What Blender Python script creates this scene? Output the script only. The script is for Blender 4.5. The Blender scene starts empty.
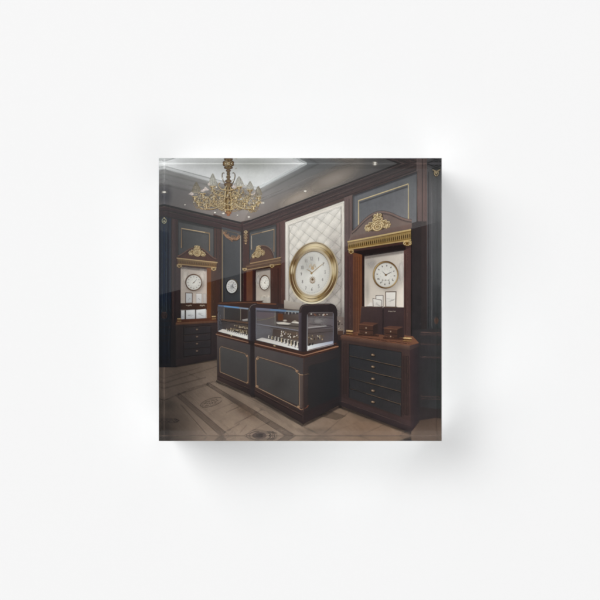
import bpy, bmesh, math, random
import numpy as np
from mathutils import Vector, Matrix

random.seed(7)
rng = np.random.default_rng(7)
scene = bpy.context.scene
C = scene.collection

# ------------------------------------------------------------------ sizes (metres)
SIDE = 0.1016            # a 4 inch square acrylic block
THICK = 0.0254
CAM_D = 0.4325           # camera above the front face
# ------------------------------------------------------------------ camera
cam = bpy.data.cameras.new('camera')
cam_o = bpy.data.objects.new('camera', cam)
C.objects.link(cam_o)
cam_o.location = (0, 0, THICK + CAM_D)
cam.sensor_width = 36.0
FRAME = SIDE * 600.0 / 281.9
cam.lens = 36.0 * CAM_D / FRAME
cam.shift_x = -0.25 / 600
cam.shift_y = -0.4 / 600
cam.clip_start = 0.01
cam.clip_end = 50
scene.camera = cam_o
# ------------------------------------------------------------------ light
world = bpy.data.worlds.new('World')
scene.world = world
world.use_nodes = True
bg = world.node_tree.nodes['Background']
# plain pale surround; zenith darkened to weaken its reflection in the acrylic
wn = world.node_tree
geo = wn.nodes.new('ShaderNodeTexCoord')
sep = wn.nodes.new('ShaderNodeSeparateXYZ')
rmp = wn.nodes.new('ShaderNodeValToRGB')
rmp.color_ramp.elements[0].position = 0.55
rmp.color_ramp.elements[0].color = (0.63, 0.63, 0.63, 1)
rmp.color_ramp.elements[1].position = 0.93
rmp.color_ramp.elements[1].color = (0.12, 0.12, 0.12, 1)
wn.links.new(geo.outputs['Generated'], sep.inputs[0])
wn.links.new(sep.outputs['Z'], rmp.inputs[0])
wn.links.new(rmp.outputs[0], bg.inputs[0])
bg.inputs[1].default_value = 1.0

def area(name, loc, target, sx, sy, radiance, roll=0.0, color=(1, 1, 1)):
    l = bpy.data.lights.new(name, 'AREA')
    l.shape = 'RECTANGLE'
    l.size, l.size_y = sx, sy
    l.energy = radiance * math.pi * sx * sy      # lambertian panel of that radiance
    l.color = color
    o = bpy.data.objects.new(name, l)
    C.objects.link(o)
    o.location = loc
    d = (Vector(target) - Vector(loc)).normalized()
    o.rotation_euler = (d.to_track_quat('-Z', 'Y').to_matrix() @ Matrix.Rotation(roll, 3, 'Z')).to_euler()
    return o

# key lamp panel, far off to the upper left, gives the soft shadow to the lower right
KEY = 5.0
FILL = 2.1
area('key_lamp', (-10.4, 8.0, 12.8), (0, 0, 0), 12.2, 12.2, KEY)
# smaller fill panel, added high opposite the key to even the print's light
area('added_fill_lamp', (3.4, -5.2, 9.5), (0, 0, 0), 5.0, 5.0, FILL)
# overhead softbox mirrored in the glossy front face
SB_H = 3.2
sl = -math.atan(0.262)
k = 1 + (SB_H - THICK) / CAM_D
yb = 0.0150 * k          # lower edge crosses the front face about here
W_, H_ = 4.2, 2.8
rot = math.atan(0.262)
cx, cy = -math.sin(rot) * H_ / 2, yb + math.cos(rot) * H_ / 2
sb = area('softbox_lamp', (cx, cy, SB_H), (cx, cy, 0), W_, H_, 0.46)
sb.rotation_euler = (0, 0, rot)
# ------------------------------------------------------------------ render settings
scene.view_settings.view_transform = 'Standard'
scene.view_settings.look = 'None'
scene.view_settings.exposure = 0
scene.view_settings.gamma = 1
scene.render.engine = 'CYCLES'
cy_ = scene.cycles
cy_.max_bounces = 16
cy_.diffuse_bounces = 6
cy_.transmission_bounces = 12
cy_.glossy_bounces = 8
cy_.transparent_max_bounces = 48
cy_.caustics_refractive = True
cy_.caustics_reflective = True
cy_.blur_glossy = 0.0
cy_.sample_clamp_indirect = 0.0
cy_.use_denoising = True
cy_.pixel_filter_type = 'BLACKMAN_HARRIS'
cy_.filter_width = 2.2
# ------------------------------------------------------------------ table and block
def new_mat(name):
    m = bpy.data.materials.new(name)
    m.use_nodes = True
    nt = m.node_tree
    nt.nodes.clear()
    out = nt.nodes.new('ShaderNodeOutputMaterial')
    return m, nt, out

def mat_table():
    m, nt, out = new_mat('matte_white_table')
    p = nt.nodes.new('ShaderNodeBsdfPrincipled')
    tc = nt.nodes.new('ShaderNodeTexCoord')
    n = nt.nodes.new('ShaderNodeTexNoise')
    n.inputs['Scale'].default_value = 900
    n.inputs['Detail'].default_value = 3
    r = nt.nodes.new('ShaderNodeMapRange')
    r.inputs['To Min'].default_value = 0.895
    r.inputs['To Max'].default_value = 0.905
    nt.links.new(tc.outputs['Object'], n.inputs['Vector'])
    nt.links.new(n.outputs['Fac'], r.inputs['Value'])
    cb = nt.nodes.new('ShaderNodeCombineColor')
    for i in range(3):
        nt.links.new(r.outputs[0], cb.inputs[i])
    nt.links.new(cb.outputs[0], p.inputs['Base Color'])
    p.inputs['Roughness'].default_value = 0.9
    p.inputs['Specular IOR Level'].default_value = 0.0
    nt.links.new(p.outputs[0], out.inputs[0])
    return m

def mat_acrylic():
    m, nt, out = new_mat('clear_cast_acrylic')
    g = nt.nodes.new('ShaderNodeBsdfGlass')
    g.inputs['Color'].default_value = (0.985, 0.99, 0.99, 1)
    g.inputs['Roughness'].default_value = 0.0
    g.inputs['IOR'].default_value = 1.49
    nt.links.new(g.outputs[0], out.inputs[0])
    return m

def link_mesh(name, me, mat, parent=None):
    o = bpy.data.objects.new(name, me)
    C.objects.link(o)
    if mat is not None:
        me.materials.append(mat)
    if parent is not None:
        o.parent = parent
    return o

bm = bmesh.new()
bmesh.ops.create_grid(bm, x_segments=8, y_segments=8, size=3.0)
me = bpy.data.meshes.new('table_surface'); bm.to_mesh(me); bm.free()
table = link_mesh('table_surface', me, mat_table())
table['kind'] = 'structure'
table['label'] = 'plain matte white surface under the acrylic block'

block = bpy.data.objects.new('acrylic_photo_block', None)
C.objects.link(block)
block.empty_display_size = 0.05
block['label'] = 'clear square acrylic photo block showing a dark wood watch shop'
block['category'] = 'photo block'

BACK = 0.0014            # backing card under the print
PZ = BACK                # the print lies on the card, the acrylic just above it
Z0 = BACK + 0.00033
bm = bmesh.new()
bmesh.ops.create_cube(bm, size=1)
bmesh.ops.scale(bm, vec=(SIDE, SIDE, THICK), verts=bm.verts)
bmesh.ops.translate(bm, vec=(0, 0, Z0 + THICK / 2), verts=bm.verts)
top_edges = [e for e in bm.edges if max(v.co.z for v in e.verts) > Z0 + THICK * 0.6]
bmesh.ops.bevel(bm, geom=top_edges, offset=0.00012, segments=2, profile=0.5, affect='EDGES')
me = bpy.data.meshes.new('acrylic_body'); bm.to_mesh(me); bm.free()
body = link_mesh('acrylic_body', me, mat_acrylic(), block)

def mat_card():
    m, nt, out = new_mat('grey_backing_card')
    p = nt.nodes.new('ShaderNodeBsdfPrincipled')
    p.inputs['Roughness'].default_value = 0.7
    n = nt.nodes.new('ShaderNodeTexNoise')
    n.inputs['Scale'].default_value = 1500
    r = nt.nodes.new('ShaderNodeValToRGB')
    r.color_ramp.elements[0].color = (0.13, 0.13, 0.135, 1)
    r.color_ramp.elements[1].color = (0.17, 0.17, 0.175, 1)
    nt.links.new(n.outputs['Fac'], r.inputs[0])
    nt.links.new(r.outputs[0], p.inputs['Base Color'])
    nt.links.new(p.outputs[0], out.inputs[0])
    return m

bm = bmesh.new()
bmesh.ops.create_cube(bm, size=1)
bmesh.ops.scale(bm, vec=(SIDE + 0.0001, SIDE + 0.0001, BACK - 0.00005), verts=bm.verts)
bmesh.ops.translate(bm, vec=(0, 0, (BACK - 0.00005) / 2 + 0.00002), verts=bm.verts)
me = bpy.data.meshes.new('backing_card'); bm.to_mesh(me); bm.free()
link_mesh('backing_card', me, mat_card(), block)

# ------------------------------------------------------------------ printing inks
# The picture on the block is a flat print.  Its artwork is laid down as flat ink
# shapes in artwork units (one unit = 1/271 of the block's side).
UNIT = SIDE / 271.0
AX, AY = 300.0, 299.5
GAIN = 0.90
LIFT = 4.0

def lin(v):
    v = v / 255.0
    return v / 12.92 if v <= 0.04045 else ((v + 0.055) / 1.055) ** 2.4

def ink_of(c, off):
    m = 0.3 * c[0] + 0.55 * c[1] + 0.15 * c[2]
    c = [v + (m - v) * (-0.18 if m < 100 else 0.06) + (LIFT if off > 0.01 else -1.5) * max(0.0, 1 - m / 150.0) for v in c]
    return tuple(min(0.97, max(0.0025, (lin(v) - off) / GAIN)) for v in c)

def T(r, g, b):           # an ink tone as judged through the acrylic's glare
    return ink_of((r, g, b), 0.033)

def B(r, g, b):           # an ink tone as judged where the acrylic is clear
    return ink_of((r, g, b), 0.002)

def mix(a, b, t):
    return tuple(a[i] * (1 - t) + b[i] * t for i in range(3))

def mat_ink(name, fine=0.10, coarse=0.08, streak=0.0, ang=0.0, stretch=12.0, gold=0.0):
    m, nt, out = new_mat(name)
    N = nt.nodes.new
    L = nt.links.new
    at = N('ShaderNodeAttribute'); at.attribute_name = 'ink'
    tc = N('ShaderNodeTexCoord')
    def noise(scale, detail, vec=None):
        n = N('ShaderNodeTexNoise')
        n.inputs['Scale'].default_value = scale
        n.inputs['Detail'].default_value = detail
        L(vec if vec is not None else tc.outputs['Object'], n.inputs['Vector'])
        return n.outputs['Fac']
    def ramp(fac, amp):
        r = N('ShaderNodeMapRange')
        r.inputs['From Min'].default_value = 0.3
        r.inputs['From Max'].default_value = 0.7
        r.inputs['To Min'].default_value = 1 - amp
        r.inputs['To Max'].default_value = 1 + amp
        L(fac, r.inputs['Value'])
        return r.outputs[0]
    def mul(a, b):
        x = N('ShaderNodeMath'); x.operation = 'MULTIPLY'
        L(a, x.inputs[0]); L(b, x.inputs[1])
        return x.outputs[0]
    v = mul(ramp(noise(1.0 / (UNIT * 1.6), 2), fine), ramp(noise(1.0 / (UNIT * 11), 3), coarse))
    if streak:
        mp = N('ShaderNodeMapping')
        mp.inputs['Rotation'].default_value = (0, 0, ang)
        L(tc.outputs['Object'], mp.inputs['Vector'])
        mp2 = N('ShaderNodeMapping')
        mp2.inputs['Scale'].default_value = (1.0 / stretch, 1, 1)
        L(mp.outputs[0], mp2.inputs['Vector'])
        v = mul(v, ramp(noise(1.0 / (UNIT * 1.1), 4, mp2.outputs[0]), streak))
    if gold:
        v = mul(v, ramp(noise(1.0 / (UNIT * 0.9), 3), gold))
    vm = N('ShaderNodeVectorMath'); vm.operation = 'SCALE'
    L(at.outputs['Color'], vm.inputs[0]); L(v, vm.inputs['Scale'])
    d = N('ShaderNodeBsdfPrincipled')
    d.inputs['Roughness'].default_value = 0.85
    d.inputs['Specular IOR Level'].default_value = 0.0
    L(vm.outputs[0], d.inputs['Base Color'])
    t = N('ShaderNodeBsdfTransparent')
    ms = N('ShaderNodeMixShader')
    L(at.outputs['Alpha'], ms.inputs[0]); L(t.outputs[0], ms.inputs[1]); L(d.outputs[0], ms.inputs[2])
    L(ms.outputs[0], out.inputs[0])
    return m

INK = mat_ink('printing_ink')
INK_SMOOTH = mat_ink('printing_ink_smooth', 0.03, 0.04)
INK_WOOD = mat_ink('printing_ink_wood', 0.05, 0.08, 0.06, math.radians(90))
INK_GOLD = mat_ink('printing_ink_gold', 0.12, 0.08, 0, 0, 1, 0.38)
INK_FLOOR = mat_ink('printing_ink_floor', 0.05, 0.08, 0.06, math.radians(42))

STEP = 1.2e-6             # each ink shape lies this much above what it overprints
HEIGHT = np.zeros((300, 300), dtype=int)
picture = None

def lay_height(pts, faces):
    # lowest free ink level over all the faces of a new shape
    cells = []
    top = 0
    for f in faces:
        xs = [pts[i][0] for i in f]; ys = [pts[i][1] for i in f]
        x0 = int(max(0, min(299, min(xs) - 150))); x1 = int(max(0, min(299, max(xs) - 150))) + 1
        y0 = int(max(0, min(299, min(ys) - 150))); y1 = int(max(0, min(299, max(ys) - 150))) + 1
        cells.append((y0, y1, x0, x1))
        top = max(top, int(HEIGHT[y0:y1, x0:x1].max()))
    for y0, y1, x0, x1 in cells:
        HEIGHT[y0:y1, x0:x1] = top + 1
    return PZ + (top + 1) * STEP

class Art:
    """Collects ink shapes of one depicted thing into one flat mesh."""
    def __init__(self, name, mat, label=None):
        self.name, self.mat, self.label = name, mat, label
        self.v, self.f, self.c = [], [], []

    def add(self, pts, cols, faces, alpha=1.0, z=None):
        b = len(self.v)
        if z is None:
            z = lay_height(pts, faces)
        for i, p in enumerate(pts):
            self.v.append(((p[0] - AX) * UNIT, -(p[1] - AY) * UNIT, z))
            c = cols[i] if isinstance(cols, list) else cols
            self.c.append((c[0], c[1], c[2], c[3] if len(c) > 3 else alpha))
        for f in faces:
            self.f.append(tuple(b + i for i in f))

    def poly(self, pts, c, alpha=1.0):
        self.add(pts, c, [tuple(range(len(pts)))], alpha)

    def quad(self, p00, p10, p11, p01, c00, c10=None, c11=None, c01=None, nx=10, ny=10, alpha=1.0, fn=None):
        c10 = c10 or c00; c11 = c11 or c10; c01 = c01 or c00
        pts, cols, faces = [], [], []
        for j in range(ny + 1):
            v = j / ny
            for i in range(nx + 1):
                u = i / nx
                w = ((1 - u) * (1 - v), u * (1 - v), u * v, (1 - u) * v)
                x = sum(a * q[0] for a, q in zip(w, (p00, p10, p11, p01)))
                y = sum(a * q[1] for a, q in zip(w, (p00, p10, p11, p01)))
                c = tuple(sum(a * q[k] for a, q in zip(w, (c00, c10, c11, c01))) for k in range(3))
                if fn:
                    c = fn(x, y, c)
                pts.append((x, y)); cols.append(c)
        for j in range(ny):
            for i in range(nx):
                a = j * (nx + 1) + i
                faces.append((a, a + nx + 1, a + nx + 2, a + 1))
        self.add(pts, cols, faces, alpha)

    def vstrip(self, q, v0, v1, c, c2=None, alpha=1.0):      # a band between two heights of a quad
        a, b, d, e = q
        def P(u, v):
            return ((a[0] * (1 - u) + b[0] * u) * (1 - v) + (e[0] * (1 - u) + d[0] * u) * v,
                    (a[1] * (1 - u) + b[1] * u) * (1 - v) + (e[1] * (1 - u) + d[1] * u) * v)
        c2 = c2 or c
        self.quad(P(0, v0), P(1, v0), P(1, v1), P(0, v1), c, c2, c2, c, 6, 1, alpha)

    def rect(self, x0, y0, x1, y1, ct, cb=None, alpha=1.0, n=8):
        cb = cb or ct
        self.quad((x0, y0), (x1, y0), (x1, y1), (x0, y1), ct, ct, cb, cb, 1, n, alpha)

    def line(self, pts, w, c, alpha=1.0, w2=None, c2=None, z=None):
        n = len(pts)
        w2 = w if w2 is None else w2
        c2 = c2 or c
        P, Q, faces = [], [], []
        for i, p in enumerate(pts):
            a = pts[max(0, i - 1)]; b = pts[min(n - 1, i + 1)]
            dx, dy = b[0] - a[0], b[1] - a[1]
            L = math.hypot(dx, dy) or 1
            nx, ny = -dy / L, dx / L
            t = i / max(1, n - 1)
            h = 0.5 * (w * (1 - t) + w2 * t)
            P += [(p[0] + nx * h, p[1] + ny * h), (p[0] - nx * h, p[1] - ny * h)]
            cc = mix(c, c2, t)
            Q += [cc, cc]
            if i:
                k = 2 * i
                faces.append((k - 2, k - 1, k + 1, k))
        self.add(P, Q, faces, alpha, z)

    def ell(self, cx, cy, rx, ry, c, ce=None, rot=0.0, n=40, alpha=1.0, a0=0.0, a1=2 * math.pi):
        ce = ce or c
        pts, cols = [(cx, cy)], [c]
        cr, sr = math.cos(rot), math.sin(rot)
        full = abs(a1 - a0 - 2 * math.pi) < 1e-6
        m = n if full else n + 1
        for i in range(m):
            a = a0 + (a1 - a0) * i / n
            x, y = rx * math.cos(a), ry * math.sin(a)
            pts.append((cx + x * cr - y * sr, cy + x * sr + y * cr)); cols.append(ce)
        faces = [(0, 1 + i, 1 + (i + 1) % m) for i in range(n)]
        self.add(pts, cols, faces, alpha)

    def ring(self, cx, cy, r0, r1, fn, rot=0.0, n=72, alpha=1.0, c1=None):
        # r0, r1: (rx, ry) of the two rims; fn(angle, t) gives the tone
        x1, y1 = c1 or (cx, cy)
        pts, cols, faces = [], [], []
        K = 4
        for k in range(K + 1):
            t = k / K
            rx, ry = r0[0] * (1 - t) + r1[0] * t, r0[1] * (1 - t) + r1[1] * t
            ox, oy = cx * (1 - t) + x1 * t, cy * (1 - t) + y1 * t
            for i in range(n):
                a = 2 * math.pi * i / n
                x, y = rx * math.cos(a), ry * math.sin(a)
                pts.append((ox + x * math.cos(rot) - y * math.sin(rot), oy + x * math.sin(rot) + y * math.cos(rot)))
                cols.append(fn(a, t))
        for k in range(K):
            for i in range(n):
                j = (i + 1) % n
                faces.append((k * n + i, k * n + j, (k + 1) * n + j, (k + 1) * n + i))
        self.add(pts, cols, faces, alpha)

    def glow(self, cx, cy, rx, ry, c, a, n=32, rot=0.0):
        pts, cols, faces = [(cx, cy)], [(c[0], c[1], c[2], a)], []
        K = 12
        for k in range(1, K + 1):
            t = k / K
            al = a * (1 - t * t) ** 2
            for i in range(n):
                g = 2 * math.pi * i / n
                x, y = rx * t * math.cos(g), ry * t * math.sin(g)
                pts.append((cx + x * math.cos(rot) - y * math.sin(rot), cy + x * math.sin(rot) + y * math.cos(rot)))
                cols.append((c[0], c[1], c[2], al))
        for i in range(n):
            j = (i + 1) % n
            faces.append((0, 1 + i, 1 + j))
            for k in range(K - 1):
                faces.append((1 + k * n + i, 1 + (k + 1) * n + i, 1 + (k + 1) * n + j, 1 + k * n + j))
        self.add(pts, cols, faces)

    def softline(self, pts, w, c, a, w2=None):
        # a line whose edges fade out
        n = len(pts)
        P, Q, faces = [], [], []
        w2 = w if w2 is None else w2
        for i, p in enumerate(pts):
            s = pts[max(0, i - 1)]; e = pts[min(n - 1, i + 1)]
            dx, dy = e[0] - s[0], e[1] - s[1]
            L = math.hypot(dx, dy) or 1
            nx, ny = -dy / L, dx / L
            t = i / max(1, n - 1)
            h = 0.5 * (w * (1 - t) + w2 * t)
            for k, al in ((-1, 0), (-0.35, a * 0.8), (0.35, a * 0.8), (1, 0)):
                P.append((p[0] + nx * h * k, p[1] + ny * h * k)); Q.append((c[0], c[1], c[2], al))
            if i:
                for k in range(3):
                    q = 4 * i + k
                    faces.append((q - 4, q, q + 1, q - 3))
        self.add(P, Q, faces)

    def done(self):
        bm = bmesh.new()
        lay = bm.verts.layers.float_color.new('ink')
        vs = []
        for p, c in zip(self.v, self.c):
            v = bm.verts.new(p); v[lay] = c; vs.append(v)
        for f in self.f:
            try:
                bm.faces.new([vs[i] for i in f])
            except ValueError:
                pass
        h = SIDE / 2 + 0.00005
        for ax in (0, 1):
            for s in (-1, 1):
                co = [0, 0, 0]; no = [0, 0, 0]
                co[ax] = s * h; no[ax] = s
                bmesh.ops.bisect_plane(bm, geom=bm.verts[:] + bm.edges[:] + bm.faces[:], plane_co=co, plane_no=no, clear_outer=True)
        bmesh.ops.triangulate(bm, faces=[f for f in bm.faces if len(f.verts) > 4])
        for f in bm.faces:
            f.normal_update()
            if f.normal.z < 0:
                f.normal_flip()
        me = bpy.data.meshes.new(self.name)
        bm.to_mesh(me); bm.free()
        o = link_mesh(self.name, me, self.mat, picture if picture else block)
        if self.label:
            o['label'] = self.label
        return o

def bez(p0, p1, p2, p3, n=12):
    r = []
    for i in range(n + 1):
        t = i / n; s = 1 - t
        r.append(tuple(s ** 3 * p0[k] + 3 * s * s * t * p1[k] + 3 * s * t * t * p2[k] + t ** 3 * p3[k] for k in (0, 1)))
    return r

def spiral(cx, cy, r, a0, turns, shrink=0.15, n=16, ky=1.0):
    out = []
    for i in range(n + 1):
        t = i / n
        a = a0 + turns * 2 * math.pi * t
        rr = r * (1 - (1 - shrink) * t)
        out.append((cx + rr * math.cos(a), cy + ky * rr * math.sin(a)))
    return out
# ------------------------------------------------------------------ the printed picture
GOLD = T(178, 151, 104); GOLD_HI = T(238, 221, 178); GOLD_DK = T(98, 76, 50)

a = Art('printed_picture', INK_WOOD)
a.rect(160, 160, 440, 440, B(52, 42, 41), B(40, 36, 36), n=4)
picture = a.done()

# ---- ceiling
a = Art('printed_ceiling', INK_SMOOTH)
V0 = (257.2, 190.6)
a.quad((160, 166), V0, (243, 223.5), (160, 204), T(118, 118, 120), T(174, 168, 163), T(144, 133, 127), T(112, 108, 108), 14, 10)
a.quad(V0, (306, 163), (402, 163), (243, 223.5), T(158, 153, 149), T(124, 126, 126), T(84, 82, 82), T(134, 123, 118), 14, 14)
# stepped coves
a.quad((160, 165), V0, (254, 197), (160, 173), T(140, 142, 142), T(180, 175, 170), T(168, 163, 159), T(142, 141, 139), 14, 3)
a.quad((160, 173), (254, 197), (250, 206), (160, 183.5), T(132, 132, 132), T(176, 170, 165), T(166, 160, 156), T(128, 126, 126), 14, 3)
a.quad(V0, (306.5, 163), (319, 163.5), (254, 197), T(170, 166, 162), T(132, 135, 136), T(112, 114, 115), T(158, 153, 150), 14, 3)
a.quad((254, 197), (319, 163.5), (351, 163.5), (250, 206), T(152, 147, 145), T(120, 121, 121), T(116, 115, 114), T(148, 142, 139), 14, 3)
for P, w, al in ((((254, 197), (319.5, 163.6)), 1.1, 0.5), (((250, 206), (351.5, 163.6)), 1.0, 0.45),
                 (((160, 173), (254, 197)), 1.1, 0.45), (((160, 183.5), (250, 206)), 1.6, 0.5)):
    a.softline(P, w * 2.2, T(104, 100, 97), al * .5)
a.softline([(252, 203), (336, 166.5)], 2.0, T(164, 158, 152), 0.35)
a.softline([(160, 178), (250, 201)], 2.0, T(150, 147, 145), 0.3)
a.glow(333, 179, 46, 14, T(164, 152, 141), 0.95, rot=-0.42)
a.glow(298, 198, 34, 10, T(178, 164, 150), 0.8, rot=-0.42)
a.glow(204, 203, 26, 8, T(128, 119, 116), 0.4, rot=0.24)
a.glow(166, 196, 9, 14, T(84, 84, 90), 0.6)
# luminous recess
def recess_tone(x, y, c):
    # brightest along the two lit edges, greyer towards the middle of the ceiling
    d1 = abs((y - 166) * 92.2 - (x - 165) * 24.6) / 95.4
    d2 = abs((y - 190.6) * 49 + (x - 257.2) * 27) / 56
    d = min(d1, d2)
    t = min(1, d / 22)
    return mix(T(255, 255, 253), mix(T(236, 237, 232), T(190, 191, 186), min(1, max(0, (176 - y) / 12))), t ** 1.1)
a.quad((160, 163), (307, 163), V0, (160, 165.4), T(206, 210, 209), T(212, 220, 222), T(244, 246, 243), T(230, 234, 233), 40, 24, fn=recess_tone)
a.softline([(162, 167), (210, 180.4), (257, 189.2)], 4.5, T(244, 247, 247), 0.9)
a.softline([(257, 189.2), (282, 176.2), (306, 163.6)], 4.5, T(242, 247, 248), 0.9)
a.line([(160, 165.2), V0, (307, 163)], 0.4, T(112, 112, 112), 0.4)
for x, y, r in ((165.2, 192.4, 1.1), (185.2, 205, 0.75), (215, 212.7, 1.0), (223.4, 213.6, 1.2), (237.4, 215.4, 0.7),
                (248.8, 217.2, 1.0), (304.9, 191.5, 1.3), (374.4, 164.9, 1.4), (290, 207, 0.5)):
    a.glow(x, y, r * 3.0, r * 1.8, T(190, 180, 168), 0.5, 16)
    a.ell(x, y, r, r * 0.62, T(244, 242, 236), T(236, 226, 212), n=16)
a.done()

# ---- floor
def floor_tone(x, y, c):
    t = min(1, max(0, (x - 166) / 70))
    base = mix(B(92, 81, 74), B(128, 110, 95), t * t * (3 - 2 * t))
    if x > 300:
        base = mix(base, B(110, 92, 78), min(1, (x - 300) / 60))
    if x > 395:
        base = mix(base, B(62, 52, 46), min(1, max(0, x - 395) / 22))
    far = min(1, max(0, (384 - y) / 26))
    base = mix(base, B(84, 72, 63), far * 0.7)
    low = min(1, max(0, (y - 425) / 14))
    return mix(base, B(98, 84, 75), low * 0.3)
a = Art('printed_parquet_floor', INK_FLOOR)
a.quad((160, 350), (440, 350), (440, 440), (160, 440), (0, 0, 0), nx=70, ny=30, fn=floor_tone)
dk, lt = B(72, 62, 57), B(140, 122, 106)
def band(p, q, w0, w1, c, al):
    a.softline([p, q], w0, c, al * 0.75, w1)
# the two dark border strips and the planks beside them
a.line([(177.5, 393.5), (224, 434)], 4.6, B(94, 82, 75), 0.45, 6.2)
a.line([(179.6, 392.6), (228.5, 434)], 0.4, B(66, 56, 51), 0.6)
a.line([(175.2, 394.2), (219, 434)], 0.4, B(66, 56, 51), 0.6)
a.line([(207, 383), (292, 436)], 3.4, B(94, 82, 75), 0.45, 6.0)
a.line([(208.8, 382.2), (297, 436)], 0.4, B(66, 56, 51), 0.6)
a.line([(205.6, 383.8), (286.5, 436)], 0.4, B(66, 56, 51), 0.6)
for p, q, w, c, al in (((184, 392), (236, 434), 2.5, lt, .28), ((181, 404), (207, 434), .8, dk, .6), ((176, 402), (204, 435), 6, lt, .16),
                       ((214, 381), (312, 437), 3.0, lt, .30), ((226, 385), (330, 440), 1.0, dk, .35), ((188, 389), (214, 381), 1.0, dk, .5),
                       ((164, 388), (206, 377), 1.2, dk, .55), ((164, 383), (217, 366), 1.0, dk, .5), ((164, 378), (200, 367), .8, dk, .45),
                       ((164, 400), (186, 391), 1.0, dk, .55), ((178, 394), (209, 384), 1.4, dk, .5), ((186, 372), (200, 378), 1.2, dk, .35),
                       ((226, 412), (246, 403), .8, dk, .5), ((219, 420), (262, 400), 3.5, lt, .16), ((234, 424), (262, 409), .9, dk, .45),
                       ((212, 411), (234, 402), .6, dk, .45), ((224, 432), (240, 423), 1.2, dk, .45), ((240, 432), (247, 424), 1.2, dk, .35),
                       ((270, 421), (252, 430), .9, dk, .4), ((262, 438), (292, 424), 2.6, lt, .20)):
    band(p, q, w * 1.6, w * 1.6, c, al)
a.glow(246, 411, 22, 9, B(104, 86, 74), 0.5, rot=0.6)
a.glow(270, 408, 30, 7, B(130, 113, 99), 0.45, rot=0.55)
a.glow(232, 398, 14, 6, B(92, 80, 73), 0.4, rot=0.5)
# right hand planks
for p, q, w, c, al in (((338, 407), (306, 421), 1.0, dk, .5), ((366, 418), (318, 437), .8, dk, .2), ((349, 411), (322, 434), .9, dk, .4),
                       ((384, 424), (352, 438), 1.0, dk, .4), ((330, 440), (352, 441), 1.0, dk, .4), ((352, 440), (376, 441), 1.0, lt, .18),
                       ((300, 426), (330, 437), 1.4, lt, .22), ((420, 420), (398, 436), 1.2, dk, .4), ((402, 432), (378, 425), 1.2, lt, .25)):
    band(p, q, w * 1.6, w * 1.6, c, al)
a.poly([(331, 410.5), (346, 415.5), (336, 419.6), (318, 415.2)], B(88, 75, 66), 0.5)
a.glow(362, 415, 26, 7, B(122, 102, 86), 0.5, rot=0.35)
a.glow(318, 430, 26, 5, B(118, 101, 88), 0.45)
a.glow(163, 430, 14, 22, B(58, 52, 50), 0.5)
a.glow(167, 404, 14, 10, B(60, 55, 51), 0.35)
a.quad((160, 434.3), (440, 434.3), (440, 440), (160, 440), B(128, 108, 96), nx=2, ny=1, alpha=0.35)
a.done()

def scribble(a, cx, cy, w, h, slope, c, rows=3, seed=1, al=0.85):
    r = random.Random(seed)
    for k in range(rows):
        yy = cy + (k - (rows - 1) / 2) * h / max(1, rows)
        x = cx - w / 2 * (0.95 if k % 2 else 0.75)
        while x < cx + w / 2 * 0.8:
            L = r.uniform(0.8, 2.4)
            y0 = yy + slope * (x - cx)
            a.line([(x, y0 + r.uniform(-.35, .35)), (x + L * .5, y0 + slope * L * .5 + r.uniform(-.7, .7)), (x + L, y0 + slope * L + r.uniform(-.35, .35))], r.uniform(.3, .6), c, al)
            x += L + r.uniform(.2, .9)

a = Art('printed_floor_inlay', INK_FLOOR)
K = B(66, 57, 53)
pts = [(211.5 + 10.8 * math.cos(t) , 401.8 + 4.0 * math.sin(t) - 2.9 * math.cos(t)) for t in np.linspace(0.25, 2 * math.pi - 0.35, 40)]
a.line(pts, 0.45, K, 0.8)
pts = [(211.5 + 9.2 * math.cos(t), 401.9 + 2.9 * math.sin(t) - 2.4 * math.cos(t)) for t in np.linspace(0.7, 2 * math.pi - 0.9, 40)]
a.line(pts, 0.3, K, 0.6)
scribble(a, 211, 402, 15, 4.6, -0.26, K, 3, 3)
a.done()
a = Art('printed_floor_inlay', INK_FLOOR)
for k, (rx, ry, al) in enumerate(((15, 5.8, .55), (12.5, 4.4, .7), (9.0, 2.9, .8))):
    pts = [(261.5 + rx * math.cos(t), 434.2 + ry * math.sin(t) * (0.8 + 0.2 * math.cos(3 * t)) - 0.4 * math.cos(t)) for t in np.linspace(0, 2 * math.pi, 48)]
    a.line(pts, 0.6, K, al * .8)
a.ell(259.5, 434.2, 6.6, 2.2, B(76, 66, 63), B(84, 72, 67), alpha=.9)
a.ell(259.5, 434.2, 3.6, 1.1, K, K, alpha=.8)
for dx in (8.0, 10.4, 12.8):
    a.line([(259 + dx, 430.6), (262.5 + dx, 433.2), (260 + dx, 436.2)], .8, K, .6)
a.line([(245, 434), (253, 431.5), (259, 430.8)], .5, K, .6)
a.done()
a = Art('printed_floor_inlay', INK_FLOOR)
D = B(50, 45, 44)
scribble(a, 170.5, 420, 16, 5, 0.02, D, 4, 9, 1.0)
a.line([(176, 418.6), (179.5, 420), (177, 421.4)], .9, D)
a.done()

# ---- wall panelling and beams
a = Art('printed_wall_paneling', INK_WOOD)
# left wall
a.quad((160, 203.4), (243.4, 222.8), (243.4, 357), (160, 357), T(84, 70, 67), T(86, 70, 67), B(46, 37, 36), B(36, 31, 33), 8, 12)
# right wall
a.quad((243.4, 222.8), (402, 162), (402, 418), (243.4, 357), T(78, 64, 62), T(84, 70, 66), B(40, 35, 36), B(44, 36, 36), 12, 14)
a.quad((398, 163.5), (440, 160), (440, 417), (398, 418), T(92, 82, 80), T(92, 84, 84), B(44, 40, 40), B(40, 36, 37), 4, 12)
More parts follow.
